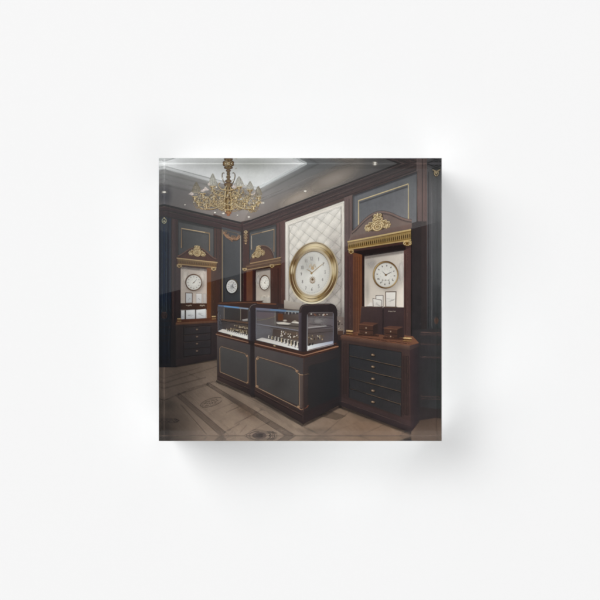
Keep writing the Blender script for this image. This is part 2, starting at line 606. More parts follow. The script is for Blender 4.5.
# far left slate bay
a.quad((160, 203), (171.8, 206), (171.8, 367), (160, 367), T(66, 74, 80), T(56, 61, 66), B(14, 17, 24), B(8, 13, 22), 4, 14,
       fn=lambda x, y, c: mix(c, T(42, 54, 64), 0.75) if 212 < y < 300 else c)
for x, al, c in ((168.4, .7, T(44, 52, 60)), (166.6, .35, T(100, 112, 120)), (171.6, .8, T(44, 38, 40))):
    a.line([(x, 215), (x, 318)], .6, c, al)
for y in (320.5, 326.5, 335, 340):
    a.softline([(160, y + .6), (174, y)], 1.5, B(52, 44, 44), .55)
for x in (166.5, 169, 173.5):
    a.line([(x, 342), (x, 358)], .4, B(34, 42, 56), .7)
a.softline([(160, 359), (175, 360.5)], 1.6, B(40, 38, 42), .6)
a.rect(160, 363, 176, 367, B(20, 20, 24))
# stiles on the left wall
a.quad((172, 206), (180.5, 208), (177, 330), (172, 330), T(80, 66, 66), T(70, 58, 57), B(38, 32, 34), B(34, 29, 32), 2, 10)
a.line([(173.4, 208), (173.4, 322)], .7, T(98, 82, 78), .6)
a.line([(176.4, 209), (176.4, 258)], .6, T(48, 38, 38), .9)
a.line([(178.2, 210), (178.2, 258)], .5, T(104, 86, 80), .5)
a.quad((213.5, 214), (222.2, 217), (222.2, 330), (216, 330), T(84, 68, 64), T(68, 56, 55), B(34, 28, 28), B(62, 42, 34), 3, 10)
a.line([(216.4, 216), (216.4, 262)], .6, T(48, 38, 38), .9)
a.line([(219.4, 217), (219.4, 300)], .5, T(100, 82, 76), .5)
# wall beam above the left wall
QL = ((160, 203.4), (243.4, 222.8), (243.4, 235), (160, 216))
a.quad(*QL, T(64, 58, 60), T(72, 60, 60), T(70, 58, 57), T(58, 52, 54), 12, 6)
a.vstrip(QL, 0, .14, T(48, 43, 45)); a.vstrip(QL, .16, .24, T(86, 74, 72), alpha=.8)
a.vstrip(QL, .44, .5, T(46, 40, 42)); a.vstrip(QL, .52, .58, T(84, 71, 69), alpha=.6); a.vstrip(QL, .9, .97, T(44, 37, 38))
# middle corner stiles
a.quad((241, 222), (250, 220), (250, 268), (241, 268), T(66, 54, 54), T(80, 64, 60), T(74, 58, 54), T(66, 52, 50), 3, 6)
a.line([(242.2, 226), (242.2, 330)], .8, T(48, 40, 41), .9)
a.line([(243.4, 232), (243.4, 300)], .4, T(108, 90, 84), .5)
a.quad((275.5, 222), (286, 218), (286, 330), (279, 330), T(86, 68, 66), T(96, 78, 76), B(84, 60, 54), B(66, 48, 44), 4, 10)
a.line([(279.6, 224), (279.6, 300)], .7, T(58, 46, 46), .9)
a.line([(281, 224), (281, 300)], .4, T(124, 98, 90), .6)
a.line([(284.9, 221), (284.9, 304)], .9, T(132, 112, 106), .7)
# beam above the right wall
QR = ((243.4, 222.8), (402, 162), (428, 166.5), (243.4, 236))
a.quad(*QR, T(70, 60, 60), T(62, 57, 57), T(74, 64, 63), T(76, 62, 61), 14, 6)
a.vstrip(QR, 0, .10, T(52, 46, 47)); a.vstrip(QR, .13, .19, T(94, 82, 80), alpha=.8); a.vstrip(QR, .3, .34, T(52, 44, 45), alpha=.8)
a.vstrip(QR, .5, .55, T(98, 85, 82), alpha=.55); a.vstrip(QR, .62, .66, T(50, 43, 44)); a.vstrip(QR, .7, .76, T(94, 80, 77), alpha=.5); a.vstrip(QR, .9, .96, T(54, 44, 44), alpha=.9)
# pilaster between the quilted panel and the right cabinet
a.quad((343.6, 198), (352, 195), (352, 340), (343.6, 340), T(104, 90, 88), T(108, 93, 89), B(50, 42, 42), B(62, 50, 50), 3, 10)
a.line([(346.5, 200), (346.5, 300)], .5, T(116, 96, 94), .5)
a.line([(348.6, 199), (348.6, 330)], .7, T(66, 52, 53), .8)
a.line([(350.8, 198), (350.8, 230)], .6, T(122, 100, 94), .6)
# right edge: reddish stile, dark reveal, slate bay
a.quad((416, 160), (426.4, 160), (426.4, 335), (411, 335), T(112, 97, 94), T(110, 94, 90), B(38, 34, 35), B(32, 29, 31), 4, 14)
a.line([(421.6, 160), (421.6, 330)], .7, T(60, 50, 50), .95)
a.line([(417.2, 171), (417.2, 222)], .6, T(128, 98, 88), .6)
a.line([(424.6, 164), (424.6, 222)], .6, T(118, 96, 92), .5)
a.rect(410.6, 221.5, 420.6, 340, B(44, 38, 38), B(36, 34, 35))
a.rect(420.6, 221.5, 425.8, 340, B(50, 43, 42), B(40, 36, 36))
a.quad((426.2, 160), (440, 160), (440, 330), (426.2, 330), T(94, 92, 93), T(84, 84, 86), B(56, 57, 58), B(44, 45, 46), 4, 14)
a.rect(431.2, 175, 440, 335, T(104, 103, 104), B(52, 53, 54), .35)
a.line([(427.8, 172), (427.8, 328)], .6, T(60, 58, 60), .8)
a.line([(431, 172), (431, 328)], .5, T(122, 118, 118), .5)
a.quad((426, 160), (440, 160), (440, 168.6), (426, 166), T(82, 80, 82), nx=2, ny=2)
a.line([(426.6, 164.4), (433, 166.8), (440, 164.2)], 1.1, T(44, 42, 44), .9)
a.line([(426.4, 167.4), (433, 170.2), (440, 168)], .6, T(126, 122, 122), .7)
# low dado to the right of the cabinet
a.quad((410, 330), (440, 328), (440, 416.4), (410, 420), B(42, 39, 40), B(48, 47, 48), B(44, 46, 46), B(40, 36, 36), 3, 8)
a.quad((410, 405), (440, 409), (440, 416.6), (410, 421), B(40, 36, 36), nx=2, ny=2)
for y, al in ((332.4, .8), (334.4, .4), (344, .5), (357, .55), (396.2, .5), (398.6, .35)):
    a.softline([(420, y - .4), (438, y + .4)], 1.2, B(104, 84, 78), al)
a.done()

# ---- quilted wall panel
def homog(q):
    (x0, y0), (x1, y1), (x2, y2), (x3, y3) = q      # TL, TR, BR, BL of the unit square (v downward)
    dx1, dx2, sx = x1 - x2, x3 - x2, x0 - x1 + x2 - x3
    dy1, dy2, sy = y1 - y2, y3 - y2, y0 - y1 + y2 - y3
    den = dx1 * dy2 - dx2 * dy1
    g = (sx * dy2 - dx2 * sy) / den; h = (dx1 * sy - sx * dy1) / den
    A, Bc, Cc = x1 - x0 + g * x1, x3 - x0 + h * x3, x0
    D, E, F = y1 - y0 + g * y1, y3 - y0 + h * y3, y0
    return lambda u, v: ((A * u + Bc * v + Cc) / (g * u + h * v + 1), (D * u + E * v + F) / (g * u + h * v + 1))

a = Art('printed_quilted_panel', INK_SMOOTH)
a.quad((285.3, 222.8), (343.8, 201.6), (343.8, 332), (285.3, 326), T(236, 230, 220), T(230, 223, 213), B(164, 154, 148), B(172, 162, 156), 8, 16)
Q = ((288.6, 225.6), (340.6, 206.4), (340.6, 331), (288.6, 325))
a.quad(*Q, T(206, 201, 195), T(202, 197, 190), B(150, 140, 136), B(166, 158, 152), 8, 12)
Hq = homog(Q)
NU, NV = 4.55, 9.4
seams = []
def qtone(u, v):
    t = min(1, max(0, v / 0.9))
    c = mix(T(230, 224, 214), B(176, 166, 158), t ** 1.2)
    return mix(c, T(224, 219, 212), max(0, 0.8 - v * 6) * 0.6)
for j in range(-1, 20):
    for i in range(-1, 6):
        uc = (i + (0.5 if j % 2 else 0.0) + 0.08) / NU
        vc = (j * 0.5 + 0.1) / NV
        hu, hv = 0.5 / NU, 0.5 / NV
        if uc < -hu or uc > 1 + hu or vc < -hv or vc > 1 + hv:
            continue
        def P(du, dv):
            return Hq(min(1, max(0, uc + du * hu)), min(1, max(0, vc + dv * hv)))
        c = qtone(uc, vc)
        sc = lambda k: tuple(min(.95, q * k) for q in c)
        pts = [P(0, -.08)] + [P(0, -1), P(.5, -.5), P(1, 0), P(.5, .5), P(0, 1), P(-.5, .5), P(-1, 0), P(-.5, -.5)]
        cols = [sc(1.06), sc(.88), sc(1.0), sc(.78), sc(.86), sc(.76), sc(.90), sc(.84), sc(1.04)]
        a.add(pts, cols, [(0, k, k % 8 + 1) for k in range(1, 9)])
        seams.append(([P(-1, 0), P(0, 1)], c)); seams.append(([P(0, 1), P(1, 0)], c))
for sg_, c in seams:
    if math.hypot(sg_[0][0] - sg_[1][0], sg_[0][1] - sg_[1][1]) > 2.5:
        a.line(sg_, .55, tuple(q * .68 for q in c), .26)
        a.line([(x + .35, y + .45) for x, y in sg_], .4, tuple(min(.95, q * 1.12) for q in c), .35)
a.line([(288.6, 325), (288.6, 225.6), (340.6, 206.4), (340.6, 331)], .5, T(140, 131, 124), .8)
a.line([(287.4, 325), (287.4, 224.4), (341.6, 204.6), (341.6, 331)], .4, T(232, 226, 216), .7)
a.softline([(285.6, 223.2), (343.6, 202.2)], 2.4, T(240, 234, 222), .85)
a.softline([(343.2, 203), (343.2, 330)], 1.4, T(232, 226, 216), .6)
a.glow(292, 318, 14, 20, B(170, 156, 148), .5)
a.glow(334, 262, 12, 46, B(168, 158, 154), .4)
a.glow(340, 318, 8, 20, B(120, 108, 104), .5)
a.done()
# ---- ornaments
def gilt(a, pts, w, w2=None, dark=None, tone=None, hi=None):
    tone = tone or GOLD; hi = hi or GOLD_HI; dark = dark or GOLD_DK
    w2 = w if w2 is None else w2
    a.line([(x + .22, y + .3) for x, y in pts], w * 1.35, dark, .9, w2 * 1.35)
    a.line(pts, w, tone, 1, w2)
    a.line([(x - w * .14, y - w * .16) for x, y in pts], w * .38, hi, .85, w2 * .38)

def crest(a, cx, cy, w, h, slope=0.0, sx=1.0, tone=None, hi=None, dark=None, full=True):
    tone = tone or GOLD; hi = hi or GOLD_HI; dark = dark or GOLD_DK
    def P(x, y):
        X = x * w * sx
        return (cx + X, cy + y * h + slope * X)
    def g(pts, k, k2=None):
        gilt(a, [P(*p) for p in pts], k * w, None if k2 is None else k2 * w, dark, tone, hi)
    a.poly([P(-.2, -.42), P(0, -.5), P(.2, -.42), P(.24, .05), P(.46, .3), P(.2, .45), P(-.2, .45), P(-.46, .3), P(-.24, .05)], dark, .8)
    a.poly([P(-.13, -.36), P(0, -.48), P(.13, -.36), P(.17, .0), P(.24, .2), P(.14, .42), P(-.14, .42), P(-.24, .2), P(-.17, .0)], mix(dark, tone, .7), .95)
    for s in (-1, 1):
        a.poly([P(s * .2, .04), P(s * .36, .06), P(s * .47, .16), P(s * .46, .34), P(s * .3, .4), P(s * .2, .3)], mix(dark, tone, .5), .85)
    for s in (-1, 1):
        g([(s * x, y) for x, y in bez((.08, -.02), (.20, -.10), (.30, .02), (.38, .12))], .07, .05)
        g([(s * x, y) for x, y in spiral(.40, .22, .10, -1.6, 1.1)], .05, .03)
        g([(s * x, y) for x, y in bez((.12, .20), (.22, .30), (.30, .40), (.47, .34))], .05, .03)
        g([(s * x, y) for x, y in bez((.05, -.20), (.16, -.30), (.22, -.18), (.14, -.06))], .06, .03)
        g([(s * x, y) for x, y in bez((.02, -.36), (.10, -.52), (.18, -.40), (.12, -.30))], .05, .03)
        g([(s * x, y) for x, y in bez((.24, -.02), (.34, -.10), (.36, -.02), (.32, .06))], .045, .02)
        g([(s * x, y) for x, y in bez((.10, .05), (.18, .0), (.24, .10), (.16, .2))], .05, .03)
        g([(s * x, y) for x, y in bez((.03, -.28), (.10, -.34), (.15, -.24), (.08, -.14))], .05, .03)
        g([(s * x, y) for x, y in bez((.30, .2), (.36, .34), (.42, .3), (.40, .2))], .05, .03)
        g([(s * x, y) for x, y in bez((.34, .08), (.46, .02), (.48, .10), (.44, .16))], .045, .02)
        g([(s * x, y) for x, y in bez((.20, .08), (.26, .16), (.22, .24), (.16, .28))], .045, .02)
        g([(s * x, y) for x, y in spiral(.30, .34, .07, 1.2, -1.0)], .035, .02)
    g([(.17 * math.cos(t), .24 + .19 * math.sin(t)) for t in np.linspace(0, 2 * math.pi, 22)], .05)
    g([(.09 * math.cos(t), .24 + .10 * math.sin(t)) for t in np.linspace(0, 2 * math.pi, 14)], .035)
    g([(0, -.5), (0, .05)], .06, .04)
    g([(-.07, -.16), (0, -.22), (.07, -.16)], .045)
    g([(-.10, -.02), (0, -.08), (.10, -.02)], .045)

def capital(a, x, y, w, h, tone=None):
    t = tone or GOLD
    a.poly([(x - w / 2, y - h / 2), (x + w / 2, y - h / 2), (x + w * .36, y + h / 2), (x - w * .34, y + h / 2)], GOLD_DK, .9)
    a.line([(x - w / 2, y - h * .42), (x + w / 2, y - h * .42)], h * .28, t)
    for s in (-1, 1):
        gilt(a, spiral(x + s * w * .28, y + h * .02, w * .2, -1.5, s * 1.0, .2, 10), w * .11, w * .07, tone=t)
    a.line([(x - w * .2, y + h * .4), (x + w * .2, y + h * .4)], h * .2, t)

# ---- chandelier
R = random.Random(21)
a = Art('printed_chandelier', INK_GOLD)
CX = 228.4
HAZE = T(172, 162, 142)
a.glow(CX, 196, 36, 17, T(128, 112, 88), .45)
def arm(x1, y1, drop, w, dkk, tn, hi, x0=0.0, y0=199):
    s = 1 if x1 > CX else -1
    p = bez((CX + x0 * s, y0), (CX + (x1 - CX) * .25, y0 + drop * 1.1), (x1 - s * 1.5, y1 + drop * 1.5), (x1, y1), 18)
    gilt(a, p, w, w * .8, dkk, tn, hi)
    q = bez((CX + (x1 - CX) * .55, y0 + drop * .62), (CX + (x1 - CX) * .5, y0 - 6), (x1 - s * 7, y1 - 2), (x1 - s * 5, y1 + 4), 12)
    gilt(a, q, w * .7, w * .4, dkk, tn, hi)
    gilt(a, spiral(x1 - s * 4, y1 + 4.5, 2.4, 0, s * 1.2, .2), w * .6, w * .4, dkk, tn, hi)
    gilt(a, spiral(CX + (x1 - CX) * .45, y0 + drop * .45, 2.8, 1.0, -s * 1.3, .2), w * .6, w * .3, dkk, tn, hi)
def cup(x, y, w, tn=GOLD, hi=GOLD_HI):
    a.poly([(x - w, y - .7), (x + w, y - .7), (x + w * .45, y + 1.2), (x + w * .25, y + 3.2), (x - w * .25, y + 3.2), (x - w * .45, y + 1.2)], GOLD_DK)
    a.line([(x - w, y - .6), (x + w, y - .6)], .9, tn); a.line([(x - w * .7, y - .8), (x + w * .3, y - .8)], .4, hi)
    a.line([(x - w * .5, y + 1), (x + w * .5, y + 1)], .7, tn)
    a.line([(x, y), (x, y + 3)], .8, hi)
    gilt(a, [(x - w * .3, y + 3.2), (x, y + 4.4), (x + w * .3, y + 3.2)], .6)
def shade(x, y, w, h, c, ce, al=.92):
    pts = [(x - w * .35, y), (x - w, y - h * .12), (x - w * .92, y - h * .3), (x - w * .6, y - h * .62), (x - w * .22, y - h * .9), (x, y - h),
           (x + w * .24, y - h * .88), (x + w * .6, y - h * .6), (x + w * .95, y - h * .3), (x + w, y - h * .1), (x + w * .35, y)]
    a.poly(pts, c, al)
    for k in (-.55, 0, .5):
        a.line([(x + k * w * .3, y - h * .92), (x + k * w * 1.3, y - h * .1)], .45, ce, .45)
    a.line([pts[5], pts[4], pts[3], pts[2], pts[1]], .45, ce, .8)
    a.line([pts[5], pts[6], pts[7], pts[8], pts[9]], .6, ce, .9)
    a.line([(x - w * .8, y - h * .08), (x + w * .8, y - h * .06)], .8, T(214, 200, 176), .6)
# back arms, hazier
for x1, y1, dr in ((212.8, 187, 8), (239.0, 187.6, 8), (250.2, 190.6, 9), (203.0, 194, 9), (258.6, 197.4, 8), (194.6, 197, 8)):
    arm(x1, y1 + 1.5, dr, .8, T(98, 82, 62), T(160, 140, 104), T(206, 190, 156))
# loops up at the stem
for s in (-1, 1):
    p = bez((CX + s * 1.5, 186), (CX + s * 7, 182), (CX + s * 8, 171), (CX + s * 4, 173.4), 14)
    gilt(a, p, .9, .6, T(62, 52, 40), T(120, 104, 78), T(190, 176, 150))
    p = bez((CX + s * 2, 191), (CX + s * 10, 190), (CX + s * 12, 184), (CX + s * 8, 183), 14)
    gilt(a, p, .8, .5)
    p = bez((CX + s * 3, 196), (CX + s * 14, 197), (CX + s * 17, 190), (CX + s * 13, 190), 14)
    gilt(a, p, .8, .5)
SG, SE = T(196, 192, 182), T(164, 156, 140)
shade(212.8, 186.5, 4.0, 12.6, T(206, 203, 192), SE, .8)
shade(239.0, 187.2, 4.4, 10.4, T(212, 208, 198), SE, .85)
shade(250.0, 190.2, 3.4, 8.6, T(208, 203, 192), SE, .85)
shade(196.4, 193.5, 4.4, 11, T(180, 168, 144), T(140, 126, 100), .5)
shade(258.2, 196.4, 3.6, 10, T(184, 172, 150), T(140, 126, 100), .5)
for x, y, w in ((212.8, 187.4, 3.0), (239, 188, 3.4), (250, 191, 3.0), (203, 194.5, 2.8), (258.6, 198, 2.6), (195, 197.5, 2.8)):
    cup(x, y, w)
# glowing petals at the near lamps
for pts in (((200, 191.4), (203.4, 189.6), (205.5, 187), (209.6, 190.6), (206, 190.8), (203.4, 192.4)), ((188.6, 194.5), (191.6, 192.2), (194.4, 194.4), (192, 195.9)),
            ((231.4, 187.6), (234, 184.8), (237, 187.6), (234, 189)), ((250.8, 194.4), (253.2, 194), (256, 191.6), (254.8, 194.6), (252, 195.4)),
            ((260.6, 202), (262.6, 202.4), (264.4, 203.8), (261.6, 204.2)), ((207.4, 184.4), (209.4, 183.4), (210.6, 185.2), (208.6, 186))):
    a.poly(list(pts), T(222, 208, 200), .95)
# front arms
for x1, y1, dr in ((196.5, 203, 10), (203.5, 207, 7), (216, 205, 8), (243.6, 206.5, 7), (254.6, 209, 6), (257, 204, 9), (236.5, 203, 9), (220.5, 206, 7)):
    arm(x1, y1 - 3, dr, .75, GOLD_DK, GOLD, GOLD_HI, 1.0, 200)
for x, y in ((199, 205.5), (206.5, 207), (244.5, 206.5), (253.6, 209.6), (214, 200), (258, 205), (236, 199), (247, 203)):
    cup(x, y - 2, 2.4)
# swags of small chain
for x0, y0, x1, y1, sg in ((197, 205, 207, 206, 4), (243, 205, 256, 209, 4), (216, 206, 228, 210, 3), (229, 210, 241, 207, 3), (250, 205, 259, 205, 7), (193, 200, 200, 206, 5)):
    n = 12
    for i in range(n + 1):
        t = i / n
        x = x0 + (x1 - x0) * t; y = y0 + (y1 - y0) * t + sg * 4 * t * (1 - t)
        a.ell(x, y, .55, .5, GOLD_HI if i % 2 else GOLD, GOLD_DK, n=8)
# scattered gilt leaves and beads
for k in range(300):
    t = R.uniform(-1, 1)
    x = CX + t * 33
    yy = 197 + abs(t) * 5 + R.gauss(0, 1) * (7.0 - 3.2 * abs(t))
    if yy > 213 or yy < 180 + abs(t) * 12:
        continue
    c = R.choice((GOLD, GOLD, GOLD_HI, GOLD_DK, T(132, 106, 68), T(198, 172, 124)))
    ang = R.uniform(0, 6.3); L = R.uniform(.5, 1.5)
    a.line([(x, yy), (x + L * math.cos(ang), yy + L * math.sin(ang))], R.uniform(.35, .7), c, .75, .15)
# clustered foliage under each lamp and round the column
def pod(px, py, w, h, n, tones):
    for k in range(n):
        x = px + R.gauss(0, .42) * w; y = py + R.gauss(0, .42) * h
        ang = R.uniform(-1.9, -1.2) if R.random() < .5 else R.uniform(0, 6.3)
        L = R.uniform(.7, 2.0)
        p = bez((x, y), (x + L * .4 * math.cos(ang), y + L * .4 * math.sin(ang)), (x + L * math.cos(ang + .6), y + L * math.sin(ang + .6)), (x + L * 1.2 * math.cos(ang + 1.1), y + L * 1.2 * math.sin(ang + 1.1)), 4)
        a.line(p, R.uniform(.45, .85), R.choice(tones), .9, .15)
WARM = (GOLD, GOLD, GOLD_HI, GOLD_DK, T(150, 124, 82), T(206, 182, 136), T(78, 60, 40), T(232, 222, 196))
for px, py, w, h in ((198, 198, 5, 8), (204.5, 200, 5, 6), (213, 195, 5, 8), (240, 196, 5, 8), (250.5, 200, 5, 8.5), (258, 202, 4, 6), (221, 200, 5, 8), (235, 202, 5, 8)):
    pod(px, py, w, h, 30, WARM)
# central column
def bead(y, rx, ry, c, ce):
    a.ell(CX, y, rx, ry, c, ce, n=24)
a.rect(CX - 1.6, 166, CX + 1.6, 182, T(138, 112, 72), T(120, 98, 62))
a.line([(CX - .5, 166), (CX - .5, 182)], .5, GOLD_HI, .6)
for y, rx, ry in ((161.5, 5.6, 3), (165, 5.8, 2.6), (168.2, 4.6, 1.6), (171, 2.6, 1.4), (174, 1.8, 1.6), (177.5, 2.4, 1.4), (181.5, 3.4, 1.8), (185, 4.4, 2.2)):
    bead(y, rx, ry, T(148, 122, 80), T(84, 64, 40))
pod(CX, 163.5, 5, 4.5, 90, WARM)
for k in range(30):
    ang = R.uniform(0, 6.3); r = R.uniform(1.0, 6.6)
    x, y = CX + r * math.cos(ang), 164 + .62 * r * math.sin(ang)
    a.line([(x, y), (x + R.uniform(-1.4, 1.4), y + R.uniform(-1.2, 1.2))], .7, R.choice((GOLD_DK, GOLD, T(190, 164, 112), T(70, 54, 34))), .9, .3)
prof = [(186, 2.0), (189, 4.4), (192, 3.4), (196, 4.2), (200, 5.2), (204, 4.8), (208, 5.0), (211, 4.0), (213, 2.2)]
a.poly([(CX - r, y) for y, r in prof] + [(CX + r, y) for y, r in reversed(prof)], T(128, 102, 62))
for k, f in enumerate((-.8, -.45, -.1, .25, .6, .85)):
    a.line([(CX + r * f, y) for y, r in prof], .8, (GOLD_HI, GOLD_DK, T(186, 158, 106), T(74, 52, 28), T(206, 180, 126), GOLD_DK)[k], .75)
for y in (189.4, 196.5, 203.5, 209):
    gilt(a, [(CX - 5, y), (CX - 2, y + 1.2), (CX + 2, y + 1.2), (CX + 5, y)], .8)
for s in (-1, 1):
    for y0 in (192, 199, 205):
        gilt(a, spiral(CX + s * 6.5, y0 + 2, 3.2, 2.0, s * 1.3, .2), .7, .4)
pod(CX, 200, 4.0, 12, 50, WARM)
bead(213, 3.2, 1.6, T(176, 140, 92), T(120, 78, 52))
bead(215.2, 1.8, 1.2, T(172, 120, 90), T(128, 84, 62))
for x, y in ((216.6, 187.5), (246, 186), (241, 199.5), (222.4, 178.6), (233.2, 180.5), (263.4, 203.2)):
    a.glow(x, y, 1.6, 1.3, T(244, 238, 226), .9, 12)
a.done()

# ---- small emblems on the stiles
a = Art('printed_emblem', INK_GOLD)
a.poly([(431.2, 168.6), (436, 167), (440, 168.6), (440, 176), (436, 178.6), (432.4, 175.4)], T(48, 44, 40))
for s in (-1, 1):
    gilt(a, [(435.8 + s * .2, 174.4), (435.8 + s * 2.4, 170.8), (435.8 + s * 4, 170.2)], .9)
    gilt(a, [(435.8 + s * .6, 176.4), (435.8 + s * 2.2, 174.8), (435.8 + s * 2.4, 172.4)], .7)
gilt(a, [(434.6, 171), (435.8, 173.4), (437, 171)], .7)
a.done()
a = Art('printed_emblem', INK_GOLD)
gilt(a, [(164.6 + 2.0 * math.cos(t), 221 + 2.4 * math.sin(t)) for t in np.linspace(0, 6.28, 16)], .7, tone=T(150, 150, 122), hi=T(206, 206, 180), dark=T(46, 52, 50))
gilt(a, [(164.6, 217.6), (164.6, 219)], .6, tone=T(150, 150, 122)); gilt(a, [(163.8, 221.4), (165.4, 221.4)], .7, tone=T(190, 190, 160))
a.done()
for x, y, c in ((436, 320.5, B(92, 72, 62)), (165, 315, B(58, 46, 46))):
    a = Art('printed_emblem', INK_GOLD)
    a.ell(x, y, 2.8, 3.6, B(50, 42, 40), B(44, 40, 40), n=20, alpha=.9)
    gilt(a, [(x + 2.2 * math.cos(t), y + 3 * math.sin(t)) for t in np.linspace(0, 6.28, 16)], .6, tone=c, hi=c, dark=B(34, 30, 30))
    gilt(a, spiral(x, y, 1.6, 0, 1.3, .2), .5, tone=c, hi=c, dark=B(34, 30, 30))
    a.done()

# ---- tall panel in the corner with its garland
a = Art('printed_corner_panel', INK_SMOOTH)
a.quad((222, 227), (241, 232), (241, 330), (222, 330), T(76, 77, 79), T(86, 86, 88), B(48, 49, 51), B(44, 44, 46), 4, 14)
a.softline([(241.6, 231), (241.6, 330)], 2.4, T(58, 48, 48), .8)
a.line([(222.4, 229.6), (222.4, 322)], .8, T(150, 130, 100), .85)
a.line([(240.6, 235.6), (240.6, 322)], .8, T(172, 164, 152), .85)
a.line([(222.4, 229.8), (240.6, 234.6)], .7, T(120, 100, 80), .7)
a.line([(224.4, 232), (224.4, 320)], .4, T(60, 58, 60), .7)
a.glow(233, 258, 7, 26, T(92, 92, 94), .4)
a.done()
a = Art('printed_garland', INK_GOLD)
BR, BH, BD = T(142, 104, 78), T(186, 150, 116), T(74, 56, 48)
for k in range(3):
    p = bez((223.6, 231.6 + k), (227, 236.5 + k), (229, 237 + k), (232, 238.2 + k * .6))
    gilt(a, p, .9, 1.2, BD, BR, BH)
    p = bez((239.8, 235.4 + k), (238, 238.2 + k), (235, 238.6 + k), (232, 238.2 + k * .6))
    gilt(a, p, .9, 1.2, BD, BR, BH)
for x, y in ((226, 233), (228.6, 234.8), (232, 236.2), (235, 237.2), (238, 236.4), (232, 240.2), (230, 238.8), (234.4, 239.6)):
    gilt(a, spiral(x, y, 1.3, R.uniform(0, 6), 1.1, .2, 9), .55, .3, BD, BR, BH)
a.done()
a = Art('printed_garland', INK_GOLD)
for k, y in enumerate((232.6, 235.4, 238.2, 241, 243.6)):
    w = (1.7, 2.2, 2.1, 1.7, 1.0)[k]
    for s in (-1, 1):
        gilt(a, spiral(245.7 + s * w * .5, y, w * .6, 1.5, s * 1.1, .2, 10), .6, .35, BD, T(150, 118, 82), T(206, 180, 138))
gilt(a, [(245.7 + 1.5 * math.cos(t), 232.2 + 1.2 * math.sin(t)) for t in np.linspace(0, 6.28, 14)], .6, tone=T(170, 150, 116))
a.done()

# ---- clocks
DIG = {'0': [[(0, 0), (1, 0), (1, 2), (0, 2), (0, 0)]], '1': [[(.2, .4), (.6, 0), (.6, 2)]], '2': [[(0, .3), (.5, 0), (1, .5), (0, 2), (1, 2)]],
       '3': [[(0, 0), (1, 0), (.4, .8), (1, 1.4), (.5, 2), (0, 1.8)]], '4': [[(.8, 2), (.8, 0), (0, 1.3), (1.1, 1.3)]],
       '5': [[(1, 0), (.1, 0), (0, .9), (.8, .9), (1, 1.5), (.5, 2), (0, 1.8)]], '6': [[(.9, 0), (.1, 1), (.1, 1.8), (.6, 2), (1, 1.5), (.5, 1.1), (.1, 1.4)]],
       '7': [[(0, 0), (1, 0), (.4, 2)]], '8': [[(.5, .9), (.1, .5), (.5, 0), (.9, .5), (.5, .9), (0, 1.5), (.5, 2), (1, 1.5), (.5, .9)]],
       '9': [[(.9, .7), (.4, 1), (.1, .5), (.5, 0), (.9, .4), (.8, 1.3), (.3, 2)]]}

def clock(name, cx, cy, rx, ry, rim, face, rot=0.0, numerals=None, hands=((40, .68), (-55, .45)), tick=None, rimw=.14, num_c=None):
    a = Art(name, INK_SMOOTH)
    a.glow(cx + rx * .2, cy + ry * .22, rx * 1.35, ry * 1.3, T(84, 74, 68), .5)
    a.ell(cx, cy, rx, ry, rim, rim, rot)
    a.ring(cx, cy, (rx * .98, ry * .98), (rx * (1 - rimw * .5), ry * (1 - rimw * .5)), lambda t, k: mix(rim, T(176, 150, 116), .55 * max(0, math.sin(-t + .6)) ** 2), rot, 48)
    a.ell(cx + .2, cy + .15, rx * (1 - rimw), ry * (1 - rimw), T(120, 108, 96), T(100, 86, 76), rot)
    a.ell(cx + .2, cy + .2, rx * (1 - rimw * 1.25), ry * (1 - rimw * 1.25), face, mix(face, T(190, 184, 176), .5), rot)
    fx, fy = rx * (1 - rimw * 1.25), ry * (1 - rimw * 1.25)
    cr, sr = math.cos(rot), math.sin(rot)
    def P(deg, r):
        t = math.radians(deg)
        x, y = fx * r * math.sin(t), -fy * r * math.cos(t)
        return (cx + .2 + x * cr - y * sr, cy + .2 + x * sr + y * cr)
    nc = num_c or T(120, 112, 106)
    for h in range(12):
        a.line([P(h * 30, .72), P(h * 30, .86)], fx * .085, nc, .85)
    for h in range(12):
        a.line([P(h * 30 + 6, .46), P(h * 30 + 10, .52)], fx * .05, nc, .3)
    for deg, L in hands:
        a.line([P(deg + 180, .1), P(deg, L)], fx * .09, T(70, 60, 54), .9, fx * .04)
    a.ell(*P(0, 0), fx * .09, fy * .09, T(140, 112, 76), T(90, 70, 50), n=12)
    return a

